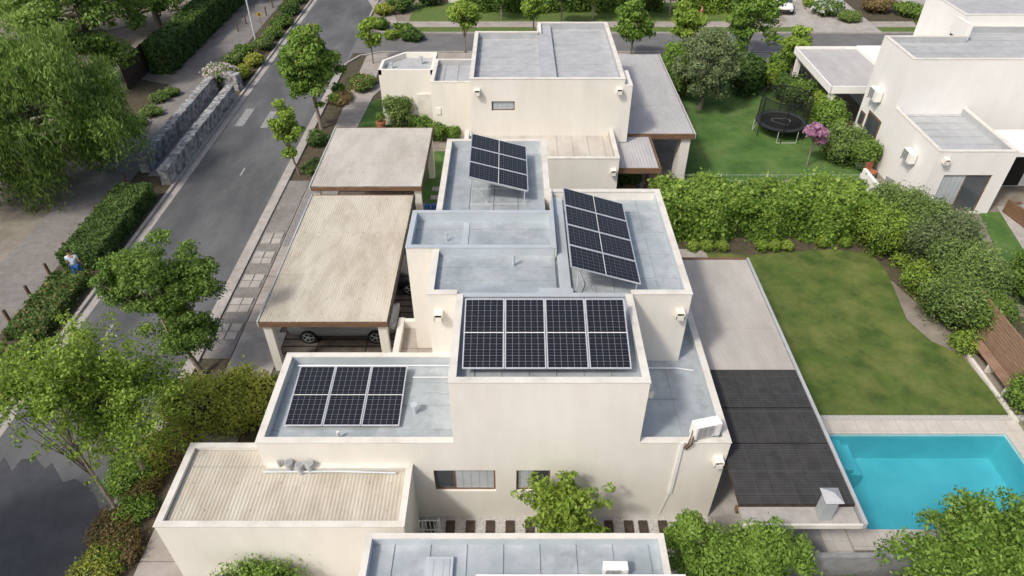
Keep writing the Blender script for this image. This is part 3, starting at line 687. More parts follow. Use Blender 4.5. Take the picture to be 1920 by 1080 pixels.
corrugated(5.25,7.3,29.9,33.28,2.85,bh,corr_far,pitch=.16,amp=.006); B(5.22,7.35,29.82,29.9,2.6,2.88).build('fascia', wood, bh); B(7.31,7.38,29.8,33.3,2.6,2.9).build('fascia', wood, bh)
B(9.1,9.6,33.45,34.4,0,2.7).build('column', plaster, bh)
for x,y in ((7.2,30),(7.2,32),): B(x-.08,x+.08,y-.08,y+.08,0,2.6).build('post', wood, bh)
B(5.3,9.6,40,40.15,0,2.7).build('wall', plaster, bh)
pw = MB().prism([(-8.15,40.6),(-4.8,40.6),(-4.8,43.6),(-6.9,43.6),(-8.15,42.2)],0,3.3)
pw.build('wall', plaster, bh)
pts = [(-8.15,40.6),(-4.8,40.6),(-4.8,43.6),(-6.9,43.6),(-8.15,42.2)]
m = MB(); 
for a,b in zip(pts, pts[1:]+pts[:1]):
    d = Vector((b[0]-a[0],b[1]-a[1],0)).normalized(); n = Vector((-d.y,d.x,0))*.18
    m.prism([a,b,(b[0]+n.x,b[1]+n.y),(a[0]+n.x,a[1]+n.y)],3.3+.001*pts.index(a),3.62+.001*pts.index(a))
m.build('parapet', plaster, bh); poly_sheet([(-8.0,40.75),(-4.95,40.75),(-4.95,43.45),(-6.85,43.45),(-8.0,42.15)],3.31).build('roof', galv_far, bh)
block(bh, -4.79,-2.11,38.6,42.3,3.65,'WSNE',seam='y',pitch=.8,roof=galv_far,fl=galv_far)
vent_pipe(bh, 790,120,3.31,.4,.08); vent_pipe(bh, 735,128,3.31,.3,.06)
x,z = T(822,208,38.6); B(x-.15,x+.15,38.55,38.598,z-.2,z+.2).build('wall_vent', plaster_w, bh)
B(-5.9,-4.9,40.5,40.598,0,2.1).build('door', coping, bh)

# ---------------------------------------------------------------- right house
rh = empty('house', (24,35,0), 'white house on the right with stepped blocks, grey roofs and a glazed door', 'house')
block(rh, 21.0,25.6,35.2,38.8,6.3,'WSN',wall=plaster_w,roof=galv_far,seam='x',pitch=1,fl=galv_far)
block(rh, 25.6,33,35.2,40.5,6.3,'SNE',wall=plaster_w,roof=galv_far,seam='x',pitch=1,fl=galv_far)
B(25.6,25.78,38.8,40.3,0,6.9).build('wall', plaster_w, rh)
block(rh, 26.2,33,40.51,45,6.9,'WSN',wall=plaster_w,roof=galv_far,seam=None,fl=galv_far)
D1 = (21.75,24.2,.1,2.3)
block(rh, 21.0,24.9,30.2,35.19,3.6,'WSE',wall=plaster_w,roof=galv_far,seam='x',pitch=.8,holes=[D1],fl=galv_far)
window(rh, *D1, 30.2, mats=[blind, glass], fr=wood, split=22.95)
B(24.9,33,33.0,33.2,0,3.3).build('wall', plaster_w, rh); B(24.92,33,30.6,33,3.1,3.35).build('canopy', plaster_w, rh)
B(25.2,28,32.9,32.98,.1,2.6).build('door', darkin, rh)
o = B(20.95,20.998,36.0,37.6,.3,2.4).build('window', wood, rh); B(20.94,20.949,36.1,37.5,.4,2.3).build('pane', glass, o)
o = B(20.95,20.998,37.9,38.5,1.2,2.0).build('window', wood, rh); B(20.94,20.949,37.95,38.45,1.25,1.95).build('pane', glass, o)
x,z = T(1775,300,30.1); scupper(rh,x,30.2,z)
corrugated(19.4,23.5,39.8,46.4,2.8,rh,corr_far,pitch=.2,amp=.006); B(19.35,23.5,39.7,39.79,2.5,2.95).build('fascia', plaster_w, rh); B(19.3,19.38,39.7,46.45,2.5,2.95).build('fascia', plaster_w, rh); B(19.35,23.5,46.41,46.5,2.5,2.95).build('fascia', plaster_w, rh)
for x,y in ((19.6,40.0),(19.6,46)): B(x-.15,x+.15,y-.15,y+.15,0,2.5).build('column', plaster_w, rh)
B(23.5,26.2,40,46.5,0,3.0).build('wall', plaster_w, rh)
lw = empty('terrace_wall', (20.3,31.2,0), 'low white garden wall stepping out from the right house terrace', 'wall')
B(19.3,19.48,30.0,33.2,0,1.0).build('wall_panel', plaster_w, lw); B(19.5,20.98,29.9,30.05,0,1.0).build('wall_panel', plaster_w, lw)
ac_unit('white air conditioning unit mounted on the tall side wall of the right house', 20.75,37.2,3.2,math.radians(-90),1.1)
ac_unit('white air conditioning unit mounted low on the side of the right house front block', 20.75,32.0,2.1,math.radians(-90),1.0)
def blob_obj(name, label, cat, x,y,z,rx,ry,rz,mat,group=None):
    mb = ellipsoid(MB(), 0,0,rz, rx,ry,rz, 12, 8, .08); o = mb.build(name, mat, None, smooth=True); o.location = (x,y,z); tag(o,label,cat,group); return o
bluec = M('blue_plastic',(.03,.10,.30),(.05,.15,.4),4,.5); redc = M('brick_red',(.30,.10,.06),(.40,.15,.09),4,.7); greyc = M('grey_plastic',(.2,.2,.22),(.3,.3,.32),4,.6)
speck = M('blue_white_cloth',(.10,.18,.30),(.7,.72,.74),9,.8)
blob_obj('cushion_bag', 'blue and white speckled cushion bag on the terrace beside the right house', 'bag', 20.1,34.9,0,.5,.45,.6,speck)
blob_obj('sack', 'grey sack behind the speckled bag on the right house terrace', 'sack', 20.2,36.2,0,.4,.4,.5,greyc)
def chair(label, x,y,rz,mat,name='garden_chair'):
    e = empty(name,(x,y,0),label,'chair',rz=rz)
    B(-.28,.28,-.27,.27,.38,.45).build('seat',mat,e,local=True,bevel=.02); B(-.28,.28,.22,.28,.45,.9).build('backrest',mat,e,local=True,bevel=.02)
    for a in (-.24,.24):
        for b_ in (-.23,.23): B(a-.025,a+.025,b_-.025,b_+.025,0,.38).build('leg',wood_dk,e,local=True)
chair('dark red garden chair on the terrace of the right house', 20.2,33.9,.4,redc); chair('grey garden chair by the low white wall of the right house',20.2,32.2,-1.2,greyc)
chair('brown garden chair nearest the camera on the right house terrace', 20.2,31.2,.9,wood_f)
def sofa(label,x,y,rz,mat):
    e = empty('garden_sofa',(x,y,0),label,'sofa',rz=rz)
    B(-.9,.9,-.4,.4,.1,.35).build('base',wood,e,local=True); B(-.85,.85,-.38,.25,.35,.5).build('cushion',mat,e,local=True,bevel=.04)
    B(-.9,.9,.27,.4,.35,.8).build('backrest',wood,e,local=True); B(-.9,-.78,-.4,.27,.35,.62).build('armrest',wood,e,local=True); B(.78,.9,-.4,.27,.35,.62).build('armrest',wood,e,local=True)
x,y = P(1903,415); sofa('brown wooden sofa at the right edge beside the terrace', x+.3,y,math.radians(100),greyc)
sofa('grey cushioned sofa under the rear house patio roof', 8.0,35.6,math.radians(90),greyc)
e = empty('patio_table',(6.3,31.4,0),'small table under the low patio roof of the rear house','table')
MB().tube([(6.3,31.4,.7),(6.3,31.4,.74)],.5,20).build('tabletop',wood,e); MB().tube([(6.3,31.4,0),(6.3,31.4,.7)],.05,8).build('leg',wood_dk,e)
x,y = -4.0,28.6
e = empty('water_bottle_rack',(x,y,0),'blue water bottles stacked in a rack beside the carports','rack')
for k in range(3):
    for j in range(2): MB().tube([(x-.2+.32*j,y+.2,.2+.42*k),(x-.2+.32*j,y+.25,.58+.42*k)],.14,12).build('bottle',bluec,e)
B(x-.4,x+.35,y,y+.45,0,.06).box(x-.4,x-.36,y,y+.45,.06,1.4).box(x+.31,x+.35,y,y+.45,.06,1.4).build('rack_frame',steel,e)

# ---------------------------------------------------------------- cars
def loft(stations, name, mat, par, seg=12, power=3.2):
    m = MB(); n = seg
    for (x,w,z0,z1,top) in stations:
        zc, hz = (z0+z1)/2, (z1-z0)/2
        for j in range(n):
            t = 2*math.pi*(j+.5)/n; c, s = math.cos(t), math.sin(t)
            cc = math.copysign(abs(c)**(2/power), c); ss = math.copysign(abs(s)**(2/power), s)
            ww = w*(1-(1-top)*(ss*.5+.5)); m.v.append((x, ww*cc, zc+hz*ss))
    for k in range(len(stations)-1):
        for j in range(n): a = k*n+j; b = k*n+(j+1)%n; m.f.append((a,a+n,b+n,b))
    m.f.append(tuple(range(n))); e = (len(stations)-1)*n; m.f.append(tuple(e+n-1-j for j in range(n)))
    return m.build(name, mat, par, local=True, smooth=True)
def car(label, x, y, rz, paintm, name='parked_car'):
    e = empty(name,(x,y,.03),label,'car',rz=rz)
    loft([(-2.25,.72,.42,.8,.95),(-2.15,.86,.3,.98,.93),(-1.5,.92,.24,1.04,.92),(0,.93,.22,1.04,.92),(1.1,.92,.24,1.0,.9),(1.9,.86,.28,.88,.9),(2.2,.72,.38,.72,.95)],'body',paintm,e,16,4)
    loft([(-2.0,.74,.95,1.1,.95),(-1.55,.76,.95,1.5,.78),(-.6,.78,.95,1.6,.76),(.3,.78,.95,1.57,.76),(.8,.77,.95,1.35,.8),(1.35,.72,.9,1.02,.95)],'glasshouse',glass,e,16,5)
    loft([(-1.75,.5,1.47,1.5,.95),(-1.5,.6,1.5,1.56,.9),(-.6,.63,1.55,1.645,.9),(.2,.62,1.53,1.62,.9),(.45,.52,1.5,1.55,.95)],'car_roof',paintm,e,14,4)
    for sx in (-1.38,1.38):
        for sy in (-1,1):
            t = MB().tube([(sx,sy*.72,.34),(sx,sy*.94,.34)],.34,22).build('wheel',black,e,local=True)
            r = MB()
            r.tube([(sx,sy*.945,.34),(sx,sy*.95,.34)],.07,10)
            for k in range(5):
                a = 2*math.pi*k/5; r.tube([(sx,sy*.948,.34),(sx+.23*math.cos(a),sy*.948,.34+.23*math.sin(a))],.028,5)
            for k in range(20):
                a = 2*math.pi*k/20; b = a+2*math.pi/20; r.tube([(sx+.23*math.cos(a),sy*.945,.34+.23*math.sin(a)),(sx+.23*math.cos(b),sy*.945,.34+.23*math.sin(b))],.018,4,False)
            r.build('rim',steel,t,local=True)
    for sy in (-1,1):
        B(2.03,2.17,sy*.62-.14,sy*.62+.14,.62,.76).build('headlight',white,e,local=True,bevel=.02); B(-2.22,-2.1,sy*.68-.12,sy*.68+.12,.75,.9).build('tail_light',redc,e,local=True,bevel=.02)
        B(.75,.92,sy*.98-.08,sy*.98+.08,.98,1.12).build('side_mirror',paintm,e,local=True,bevel=.03)
    B(2.12,2.235,-.5,.5,.4,.56).build('grille',black,e,local=True)
    return e
silver = M('silver_paint',(.32,.34,.36),(.36,.38,.40),2,.28,metal=.4,bump=0,spec=.6); darkp = M('dark_car_paint',(.03,.033,.038),(.04,.043,.05),2,.25,metal=.4,bump=0,spec=.6); whitep = M('white_car_paint',(.75,.75,.75),(.8,.8,.8),2,.25,bump=0,spec=.6)
car('silver car parked sideways under the nearer carport', -6.95,21.3,0,silver)
car('dark car at the right side of the nearer carport', -5.9,24.4,math.radians(0),darkp)
x,y = P(1467,22); car('white car on the driveway across the far street', x,y+.8,math.radians(-100),whitep)

# ---------------------------------------------------------------- stone walls, fences, lamp, sign, bollards
def stonewall(label, xa,ya,xb,yb,h,t=.5):
    e = empty('stone_wall',((xa+xb)/2,(ya+yb)/2,0),label,'stone wall')
    d = Vector((xb-xa,yb-ya,0)); L_ = d.length; d.normalize(); n = Vector((-d.y,d.x,0))*t/2
    m = MB(); k = max(3,int(L_/.36))
    pts = [(xa+d.x*L_*i/k, ya+d.y*L_*i/k) for i in range(k+1)]
    for i in range(k):
        a,b = pts[i],pts[i+1]; zz = 0
        while zz < h-.08:
            z1 = min(h+random.uniform(-.03,.03), zz+random.uniform(.18,.32)); w = random.uniform(.92,1.1)
            m.prism([(a[0]-n.x*w,a[1]-n.y*w),(b[0]-n.x*w,b[1]-n.y*w),(b[0]+n.x*w,b[1]+n.y*w),(a[0]+n.x*w,a[1]+n.y*w)],zz,z1); zz = z1
    m.build('masonry',stone,e)
    m = MB()
    for i in range(k):
        a,b = pts[i],pts[i+1]; hh = h+.05; w = random.uniform(1.0,1.18); m.prism([(a[0]-n.x*w,a[1]-n.y*w),(b[0]-n.x*w-d.x*.03,b[1]-n.y*w-d.y*.03),(b[0]+n.x*w-d.x*.03,b[1]+n.y*w-d.y*.03),(a[0]+n.x*w,a[1]+n.y*w)],hh-.1,hh+random.uniform(.0,.05))
    m.build('cap_stones',stone,e)
stonewall('grey stone wall beside the road kerb, nearer the road', -19.15,33.0,-19.15,44.6,.95)
stonewall('grey stone wall on the path side, parallel to the roadside one', -20.9,34.4,-20.9,46.2,1.0)
stonewall('short grey stone wall end closing the two long walls', -20.6,46.6,-19.0,46.0,1.15)
structure('gravel_strip', B(-20.65,-19.4,34,45.5,0,.06), gravel_g)
for i,(px,py) in enumerate(((250,345),(217,378),(190,408),(162,440),(130,476),(97,515),(60,557),(22,603))):
    x,y = P(px,py)
    e = empty('bollard',(-21.5,y,0),'%s of the short wooden posts along the left path edge, counted from far to near'%['first','second','third','fourth','fifth','sixth','seventh','eighth'][i],'bollard','wooden posts along the left path')
    MB().tube([(-21.5,y,0),(-21.5,y,.62)],.075,10).build('post',wood,e); MB().tube([(-21.5,y,.62),(-21.5,y,.66)],[.075,.04],10).build('post_top',wood_dk,e)
for i,(px,py) in enumerate(((447,60),(462,46),(500,30),(512,15))):
    x,y = P(px,py); e = empty('bollard',(x,y,0),'%s of the thin wooden posts beside the far end of the left path'%['nearest','second','third','farthest'][i],'bollard','thin wooden posts at the far path')
    MB().tube([(x,y,0),(x,y,.8)],.06,8).build('post',wood,e)
bx_,by_ = P(481,82)
e = empty('street_lamp',(bx_,by_,0),'tall white street lamp standing in the left verge','street lamp')
MB().tube([(bx_,by_,0),(bx_,by_,4.6)],[.075,.05],10).build('pole',white,e); MB().tube([(bx_,by_,4.6),(bx_+.1,by_,4.85),(bx_+.5,by_,4.95)],.03,8).build('arm',white,e)
MB().tube([(bx_+.4,by_,4.95),(bx_+.95,by_,4.98)],[.1,.07],10).build('lamp_head',white,e)
yel = M('yellow_sign',(.50,.31,.05),(.55,.35,.06),4,.5,bump=0)
x,y = P(484,75); e = empty('road_sign',(x+.2,y+1,0),'small yellow diamond road sign in the left verge','road sign')
MB().tube([(x+.2,y+1,0),(x+.2,y+1,1.9)],.03,8).build('pole',steel,e)
c = MB(); q = .24; c.quad((x+.2,y+.96,1.5),(x+.2+q,y+.96,1.5+q),(x+.2,y+.96,1.5+2*q),(x+.2-q,y+.96,1.5+q)); c.build('sign_plate',yel,e)
MB().box(x+.15,x+.25,y+.945,y+.955,1.64,1.84).build('symbol',black,e)
e = empty('slatted_fence',(19.3,18.7,0),'brown horizontal slat fence at the right end of the lawn','fence')
m = MB()
for k in range(13): m.box(19.25,19.29,15.0,21.6,.12+.135*k,.12+.135*k+.1)
m.build('slats',wood_f,e)
for y in (15.1,16.7,18.3,19.9,21.5): B(19.295,19.38,y-.05,y+.05,0,1.95).build('fence_post',wood_dk,e)
e = empty('garden_bench',(18.85,18.8,0),'long low wooden bench against the brown slat fence','bench')
m = MB()
for k in range(4): m.box(18.62+.11*k,18.71+.11*k,17.4,20.2,.42,.46)
m.build('seat',wood_f,e)
for y in (17.6,18.8,20.0): B(18.66,18.99,y-.05,y+.05,0,.42).build('leg',coping,e)
structure('garden_edging', MB().box(18.35,18.5,16.2,20.6,0,.12), coping)
e = empty('block_wall',(13,10.3,0),'grey block boundary wall in front of the pool','wall')
B(6.6,20,10.0,10.15,0,1.75).build('panel',cinder,e)
for x in np.arange(6.6,20,1.9): B(x-.1,x+.1,9.97,10.18,0,1.82).build('pillar',cinder,e)
structure('pool_terrace', B(9.72,PX0-.72,10.2,16.3,0,.04), copingstone); 
Yw = 32.4
e = empty('wire_fence',(14,Yw,0),'thin pale wire mesh fence across the rear lawn edge','fence')
m = MB()
for z in (.05,.35,.7,1.05): m.tube([(8.8,Yw,z),(18.8,Yw,z)],.009,4)
for x in np.arange(8.9,18.8,.3): m.tube([(x,Yw,.02),(x,Yw,1.08)],.006,4)
m.build('mesh_panel',alum,e)
for x in np.arange(8.8,18.9,2.5): MB().tube([(x,Yw,0),(x,Yw,1.15)],.03,6).build('fence_post',white,e)
e = empty('wood_fence',(-26,55,0),'dark vertical board fence behind the trees at the top left','fence')
m = MB()
for k in range(60):
    y = 46+.3*k; m.box(-27.0,-26.95,y,y+.26,0,2.0+.03*(k%3))
m.build('boards',wood_dk,e); B(-26.94,-26.9,46,64,.5,.58).build('rail',wood_dk,e); B(-26.94,-26.9,46,64,1.5,1.58).build('rail',wood_dk,e)
# ---------------------------------------------------------------- trampoline
tx,ty = P(1462,252); ty += .3
e = empty('trampoline',(tx,ty,0),'round black trampoline with safety net on the rear lawn','trampoline')
R_ = 1.5; m = MB()
def ring(m,r,z,rad,n=32):
    for k in range(n):
        a = 2*math.pi*k/n; b = 2*math.pi*(k+1)/n
        m.tube([(tx+r*math.cos(a),ty+r*math.sin(a),z),(tx+r*math.cos(b),ty+r*math.sin(b),z)],rad,6,False)
ring(m,R_,.75,.05); m.build('rim',black,e); m = MB(); ring(m,R_*.98,2.45,.03); m.build('net_hoop',black,e)
d = MB(); d.v = [(tx+1.28*math.cos(2*math.pi*k/32),ty+1.28*math.sin(2*math.pi*k/32),.76) for k in range(32)]; d.f = [tuple(range(32))]; d.build('mat',black,e)
pad = M('trampoline_pad',(.05,.06,.07),(.08,.09,.10),4,.6); d = MB()
for k in range(32):
    a = 2*math.pi*k/32; b = 2*math.pi*(k+1)/32
    d.quad((tx+1.25*math.cos(a),ty+1.25*math.sin(a),.79),(tx+1.52*math.cos(a),ty+1.52*math.sin(a),.79),(tx+1.52*math.cos(b),ty+1.52*math.sin(b),.79),(tx+1.25*math.cos(b),ty+1.25*math.sin(b),.79))
d.build('pad',pad,e)
d = MB()
for k in range(14):
    a = 2*math.pi*k/16-.3; b = 2*math.pi*(k+1)/16-.3; r0 = .45+.12*math.sin(k); r1 = .45+.12*math.sin(k+1)
    d.quad((tx+r0*math.cos(a),ty+r0*math.sin(a),.765),(tx+(r0+.07)*math.cos(a),ty+(r0+.07)*math.sin(a),.765),(tx+(r1+.07)*math.cos(b),ty+(r1+.07)*math.sin(b),.765),(tx+r1*math.cos(b),ty+r1*math.sin(b),.765))
d.build('emblem',greyc,e)
for k in range(6):
    a = 2*math.pi*k/6+.3; x,y = tx+1.56*math.cos(a),ty+1.56*math.sin(a); MB().tube([(x,y,0),(x,y,2.5)],.03,8).build('pole',black,e)
for k in range(3):
    a = 2*math.pi*k/3-1.57; x,y = tx+1.5*math.cos(a),ty+1.5*math.sin(a); dx,dy = -math.sin(a)*.6,math.cos(a)*.6
    MB().tube([(x-dx,y-dy,.75),(x-dx,y-dy,.03),(x+dx,y+dy,.03),(x+dx,y+dy,.75)],.025,8).build('leg',alum,e)
nm, nt, b = newmat('net'); trn = nt.nodes.new('ShaderNodeBsdfTransparent'); mx = nt.nodes.new('ShaderNodeMixShader'); mx.inputs[0].default_value = .42
b.inputs['Base Color'].default_value = (.01,.012,.012,1); b.inputs['Roughness'].default_value = .9
nt.links.new(trn.outputs[0],mx.inputs[1]); nt.links.new(b.outputs[0],mx.inputs[2]); nt.links.new(mx.outputs[0],nt.nodes['Material Output'].inputs['Surface'])
d = MB()
for k in range(32):
    a = 2*math.pi*k/32; b_ = 2*math.pi*(k+1)/32
    d.quad((tx+1.46*math.cos(a),ty+1.46*math.sin(a),.8),(tx+1.46*math.cos(b_),ty+1.46*math.sin(b_),.8),(tx+1.46*math.cos(b_),ty+1.46*math.sin(b_),2.43),(tx+1.46*math.cos(a),ty+1.46*math.sin(a),2.43))
d.build('safety_net',nm,e)

# ---------------------------------------------------------------- far buildings
fb = empty('house',(-6,68,0),'cream house wall partly seen at the top edge beyond the cross street','house')
x0,_ = T(805,20,66); x1,_ = T(862,20,66)
B(x0,x1,66,74,0,3.4).build('wall',plaster,fb); B(x0-.1,x1+.1,65.9,74.1,3.4,3.55).build('coping',coping,fb); B(x1,x1+1.6,67,74,0,2.6).build('wall',plaster,fb); B(x0+1,x0+1.8,65.94,65.998,.1,2.1).build('door',wood,fb)
fb2 = empty('house',(17,72,0),'pale house front behind the far hedge at the top edge, right of centre','house')
B(14,23,70,78,0,3.4).build('wall',plaster_w,fb2); B(13.9,23.1,69.9,78.1,3.4,3.55).build('coping',coping,fb2); o = B(16,18,69.94,69.998,.8,2.2).build('window',wood,fb2); B(16.1,17.9,69.92,69.939,.9,2.1).build('pane',glass,o)

# ---------------------------------------------------------------- people
skin = M('skin',(.42,.25,.17),(.48,.30,.21),6,.6,bump=0); hairm = M('hair',(.02,.014,.01),(.04,.028,.02),8,.8)
def person(label,x,y,rz,shirt,trous):
    e = empty('person',(x,y,.04),label,'person',rz=rz)
    def skinobj(name, V, Ed, R, mat):
        me = bpy.data.meshes.new(name); me.from_pydata(V,Ed,[]); me.materials.append(mat); o = bpy.data.objects.new(name,me); COL.objects.link(o); o.parent = e
        o.modifiers.new('s','SKIN')
        if len(me.skin_vertices):
            for i,r in enumerate(R): me.skin_vertices[0].data[i].radius = (r,r)
            me.skin_vertices[0].data[0].use_root = True
        ss = o.modifiers.new('ss','SUBSURF'); ss.levels = 1; ss.render_levels = 1
    V = [(0,0,.95),(0,0,1.15),(0,0,1.38),(0,0,1.5),(0,.01,1.62),(0,.01,1.7),(.1,0,.9),(.12,.08,.5),(.12,.0,.09),(.12,.14,.05),(-.1,0,.9),(-.12,-.06,.5),(-.12,-.14,.1),(-.12,.0,.05),(.19,0,1.4),(.25,-.04,1.13),(.24,.08,.9),(.24,.12,.82),(-.19,0,1.4),(-.25,.04,1.13),(-.24,.12,.9),(-.24,.16,.82)]
    Ed = [(0,1),(1,2),(2,3),(3,4),(4,5),(0,6),(6,7),(7,8),(8,9),(0,10),(10,11),(11,12),(12,13),(2,14),(14,15),(15,16),(16,17),(2,18),(18,19),(19,20),(20,21)]
    R = [.13,.12,.13,.055,.095,.08,.085,.06,.045,.04,.085,.06,.045,.04,.055,.042,.033,.035,.055,.042,.033,.035]
    skinobj('body',V,Ed,R,skin)
    skinobj('shirt',[V[0],V[1],V[2],(0,0,1.45),V[14],(.225,-.02,1.25),V[18],(-.225,.02,1.25)],[(0,1),(1,2),(2,3),(2,4),(4,5),(2,6),(6,7)],[.15,.14,.15,.075,.072,.06,.072,.06],shirt)
    skinobj('trousers',[V[0],V[6],V[7],(.12,.02,.15),V[10],V[11],(-.12,-.12,.15)],[(0,1),(1,2),(2,3),(0,4),(4,5),(5,6)],[.145,.1,.078,.062,.1,.078,.062],trous)
    ellipsoid(MB(),0,-.015,1.73,.1,.11,.09,12,8,0).build('hair',hairm,e,local=True,smooth=True)
x,y = P(156,528); person('person in pale blue clothes walking behind the tree on the left path',x,y,.3,M('shirt_paleblue',(.5,.6,.75),(.6,.7,.8),8,.8),bluec)
x,y = P(1311,50); person('person in orange top walking on the far pavement',x,y,1.2,M('shirt_orange',(.6,.2,.12),(.7,.26,.15),8,.8),greyc)

px_,py_ = P(716,243); e = empty('flower_pot',(px_,py_,.05),'terracotta pot with a small plant in front of the rear house','plant pot')
MB().tube([(px_,py_,.05),(px_,py_,.5)],[.22,.3],16).tube([(px_,py_,.5),(px_,py_,.56)],.33,16).build('pot',terracotta,e)
C,N_,S = blob_leaves([(px_,py_,.8,.3,.3,.35)],200); cards(C,N_,.07,S,'foliage',L_MID,e)

# ---------------------------------------------------------------- vegetation
tree('huge willow like green tree filling the left edge', -26,33.5,(-25.2,33.0,4.9,6.0,5.6,4.0),150,75000,.13,L_WILL,.9,name='willow_tree',trunk=.4,droop=1.9,low=.6,shell=.55,aspect=.25)
tree('leafy tree behind the big willow at the top left', -29,47,(-29,47,5.2,5.5,5,3.8),70,24000,.14,L_WILL,1.1,name='park_tree',trunk=.35,low=.5)
tree('dark green tree in the top left corner', -38,54,(-38,54,5.5,6,6,4.2),55,15000,.18,L_MID,1.5,name='park_tree',trunk=.35,low=.5)
tree('bushy tree above the board fence near the top left path', -30,59,(-30,59,4.2,5,5.5,3.5),50,15000,.16,L_MID,1.2,name='park_tree',trunk=.3,low=.5)
tree('green tree overhanging the far end of the left path', -24.5,70,(-26.5,68,4.2,4.5,5,3.2),35,9000,.18,L_MID,1.2,name='park_tree',trunk=.25)
tree('unseen tree added left of the road to shade its lower left part', -18.9,8.2,(-18.2,8.4,5.2,2.8,2.4,2.2),44,10000,.1,L_MID,.8,name='street_tree',trunk=.14)  # added out of view so its crown shades the near road
hedge('tall dark clipped hedge wall behind the left path', -26.6,-24.9,49,66,2.2,L_DARK,11000,.13)
hedge('clipped dark green hedge between the left path and the kerb', -21.0,-19.2,25.3,31.6,1.0,L_DARK,10000,.07,wob=.1)
hedge('low dark hedge nearer the camera beside the kerb', -20.9,-19.3,20.5,24.6,.55,L_DARK,5500,.08,wob=.14,accent=L_RED,an=500)
hedge('low rough hedge at the left picture edge beside the kerb', -20.9,-19.2,12.5,20.0,.5,L_MID,7000,.08,wob=.16,accent=L_RED,an=700)
bush('cream and pink flowering hydrangea bush at the end of the stone walls', *P(417,160), 1.3,1.2,1.6, L_MID, 2000,.1, accent=L_CREAM, an=1200)
vs = [(440,110,.9,L_SAGE,'sage'),(462,95,.8,L_MID,'green'),(478,112,.8,L_GOLD,'golden'),(497,80,.9,L_SAGE,'pale'),(515,60,.9,L_MID,'fresh green'),(530,38,1.1,L_MID,'bright'),(545,15,1.1,L_DARK,'dark'),(455,135,.8,L_GOLD,'yellowish'),(432,140,.7,L_LIME,'lime'),(555,-5,1.1,L_MID,'leafy')]
for i,(px,py,r,mt,w_) in enumerate(vs):
    x,y = P(px,py+12); bush('%s verge shrub, number %d from the stone walls, left of the road'%(w_,i+1), max(min(x,-19.2),-21),y,r,r*1.3,1.0,mt,900,.11,4,group='shrubs in the left verge')
for i,(px,py,r) in enumerate(((285,215,.9),(262,235,.7),(300,190,.8),(245,250,.7),(322,180,.7))):
    x,y = P(px,py); bush('%s low sage plant in the bed left of the paved path'%['largest','second nearest','farther','nearest','farthest'][i],x,y,r,r,.6,L_SAGE,700,.09,4,group='sage plants left of the path')
tree('tall layered maple with reddish seed clusters on the right verge', -12.1,40,(-12.2,40,4.0,2.4,2.4,3.1),76,19000,.11,L_FRESH,.62,trunk=.13,accent=L_RED,an=260,shell=.3,cone=.6)
tree('slim young tree in front of the maple on the right verge', -12.1,34.2,(-12.3,34.2,3.0,1.0,1.0,1.8),30,5200,.09,L_LIME,.38,trunk=.06,shell=.3)
tree('multi lobed green tree between road and carport', -12.1,18.6,(-13.6,19.0,3.9,1.7,1.4,1.9),130,38000,.06,L_MID,.42,trunk=.11,shell=.25,extra=[(-12.3,18.7,4.9,1.4,1.2,2.0),(-12.0,18.5,2.7,1.5,1.2,1.6),(-11.0,18.7,4.5,.75,.7,2.0)])
tree('airy lime green tree over the road at the lower left', -12.3,13.8,(-12.0,13.5,4.3,2.5,1.8,3.0),90,27000,.057,L_LIME,.42,trunk=.085,low=.5,sprig=True)
tree('airy lime green branch tree at the left picture edge', -12.6,12.4,(-13.4,12.9,5.3,1.5,1.4,1.5),28,6000,.057,L_LIME,.38,trunk=.06,sprig=True)
bush('large golden green bush beside the carport', -10.8,15.9,1.6,1.3,2.6,L_GOLD,15000,.065,12,rough=.11)
bush('second golden green bush closer to the low left roof', -9.5,16.4,1.2,1.1,2.2,L_GOLD,9000,.065,9,rough=.11)
bush('green bush against the low left roof', -8.3,16.9,1.0,.7,1.7,L_MID,4500,.07,6,rough=.05)
for i,(px,py,r,h,mt,w_) in enumerate(((245,905,.75,.8,L_FRESH,'green'),(215,1000,.8,.5,L_RED,'reddish'),(285,880,.8,.5,L_GOLD,'mossy golden'),(205,1050,.7,.45,L_FRESH,'leafy green'),(255,960,.65,.5,L_FRESH,'low green'),(300,850,.7,.6,L_GOLD,'golden'),(340,850,.6,.4,L_RED,'small rusty'),(180,1085,.8,.6,L_GOLD,'yellow green'),(232,1040,.6,.4,L_RED,'brownish'),(270,920,.6,.45,L_RED,'low brown'))):
    x,y = P(px,py); bush('%s shrub in the lower left roadside bed'%w_,x,y,r,r*1.2,h,mt,3000,.05,6,group='shrubs in the lower left bed',rough=.08)
x,y = P(600,272); bush('round dark shrub at the foot of the maple',x,y,.75,.75,.9,L_DARK,1500,.08)
x,y = P(585,320); bush('low pale green plant at the foot of the slim tree',x,y,.6,.8,.5,L_SAGE,900,.08)
x,y = P(640,190); bush('low brownish ground shrub behind the maple',x,y,1.0,1.4,.5,L_RED,1300,.09)
x,y = P(680,165); bush('green and rust shrub near the rear house corner',x,y,1.2,1.4,.9,L_MID,1800,.1,accent=L_RED,an=200)
x,y = P(700,120); tree('small bright tree left of the rear house',x,y,(x,y,2.2,.9,.9,1.3),14,2600,.12,L_LIME,.5,trunk=.06)
x,y = P(752,232); bush('rounded yellow green shrub in front of the rear house',x,y,1.25,1.1,2.1,L_SAGE,3800,.09,8)
for i,(px,py,r,h) in enumerate(((795,245,.6,1.0),(823,262,.7,1.3),(850,262,.6,1.0),(778,238,.5,.8))):
    x,y = P(px,py); bush('%s clipped green shrub below the rear house wall'%['left','largest','right','smallest'][i],x,y,r,r,h,L_MID,1300,.09,4,group='clipped shrubs below the rear house')
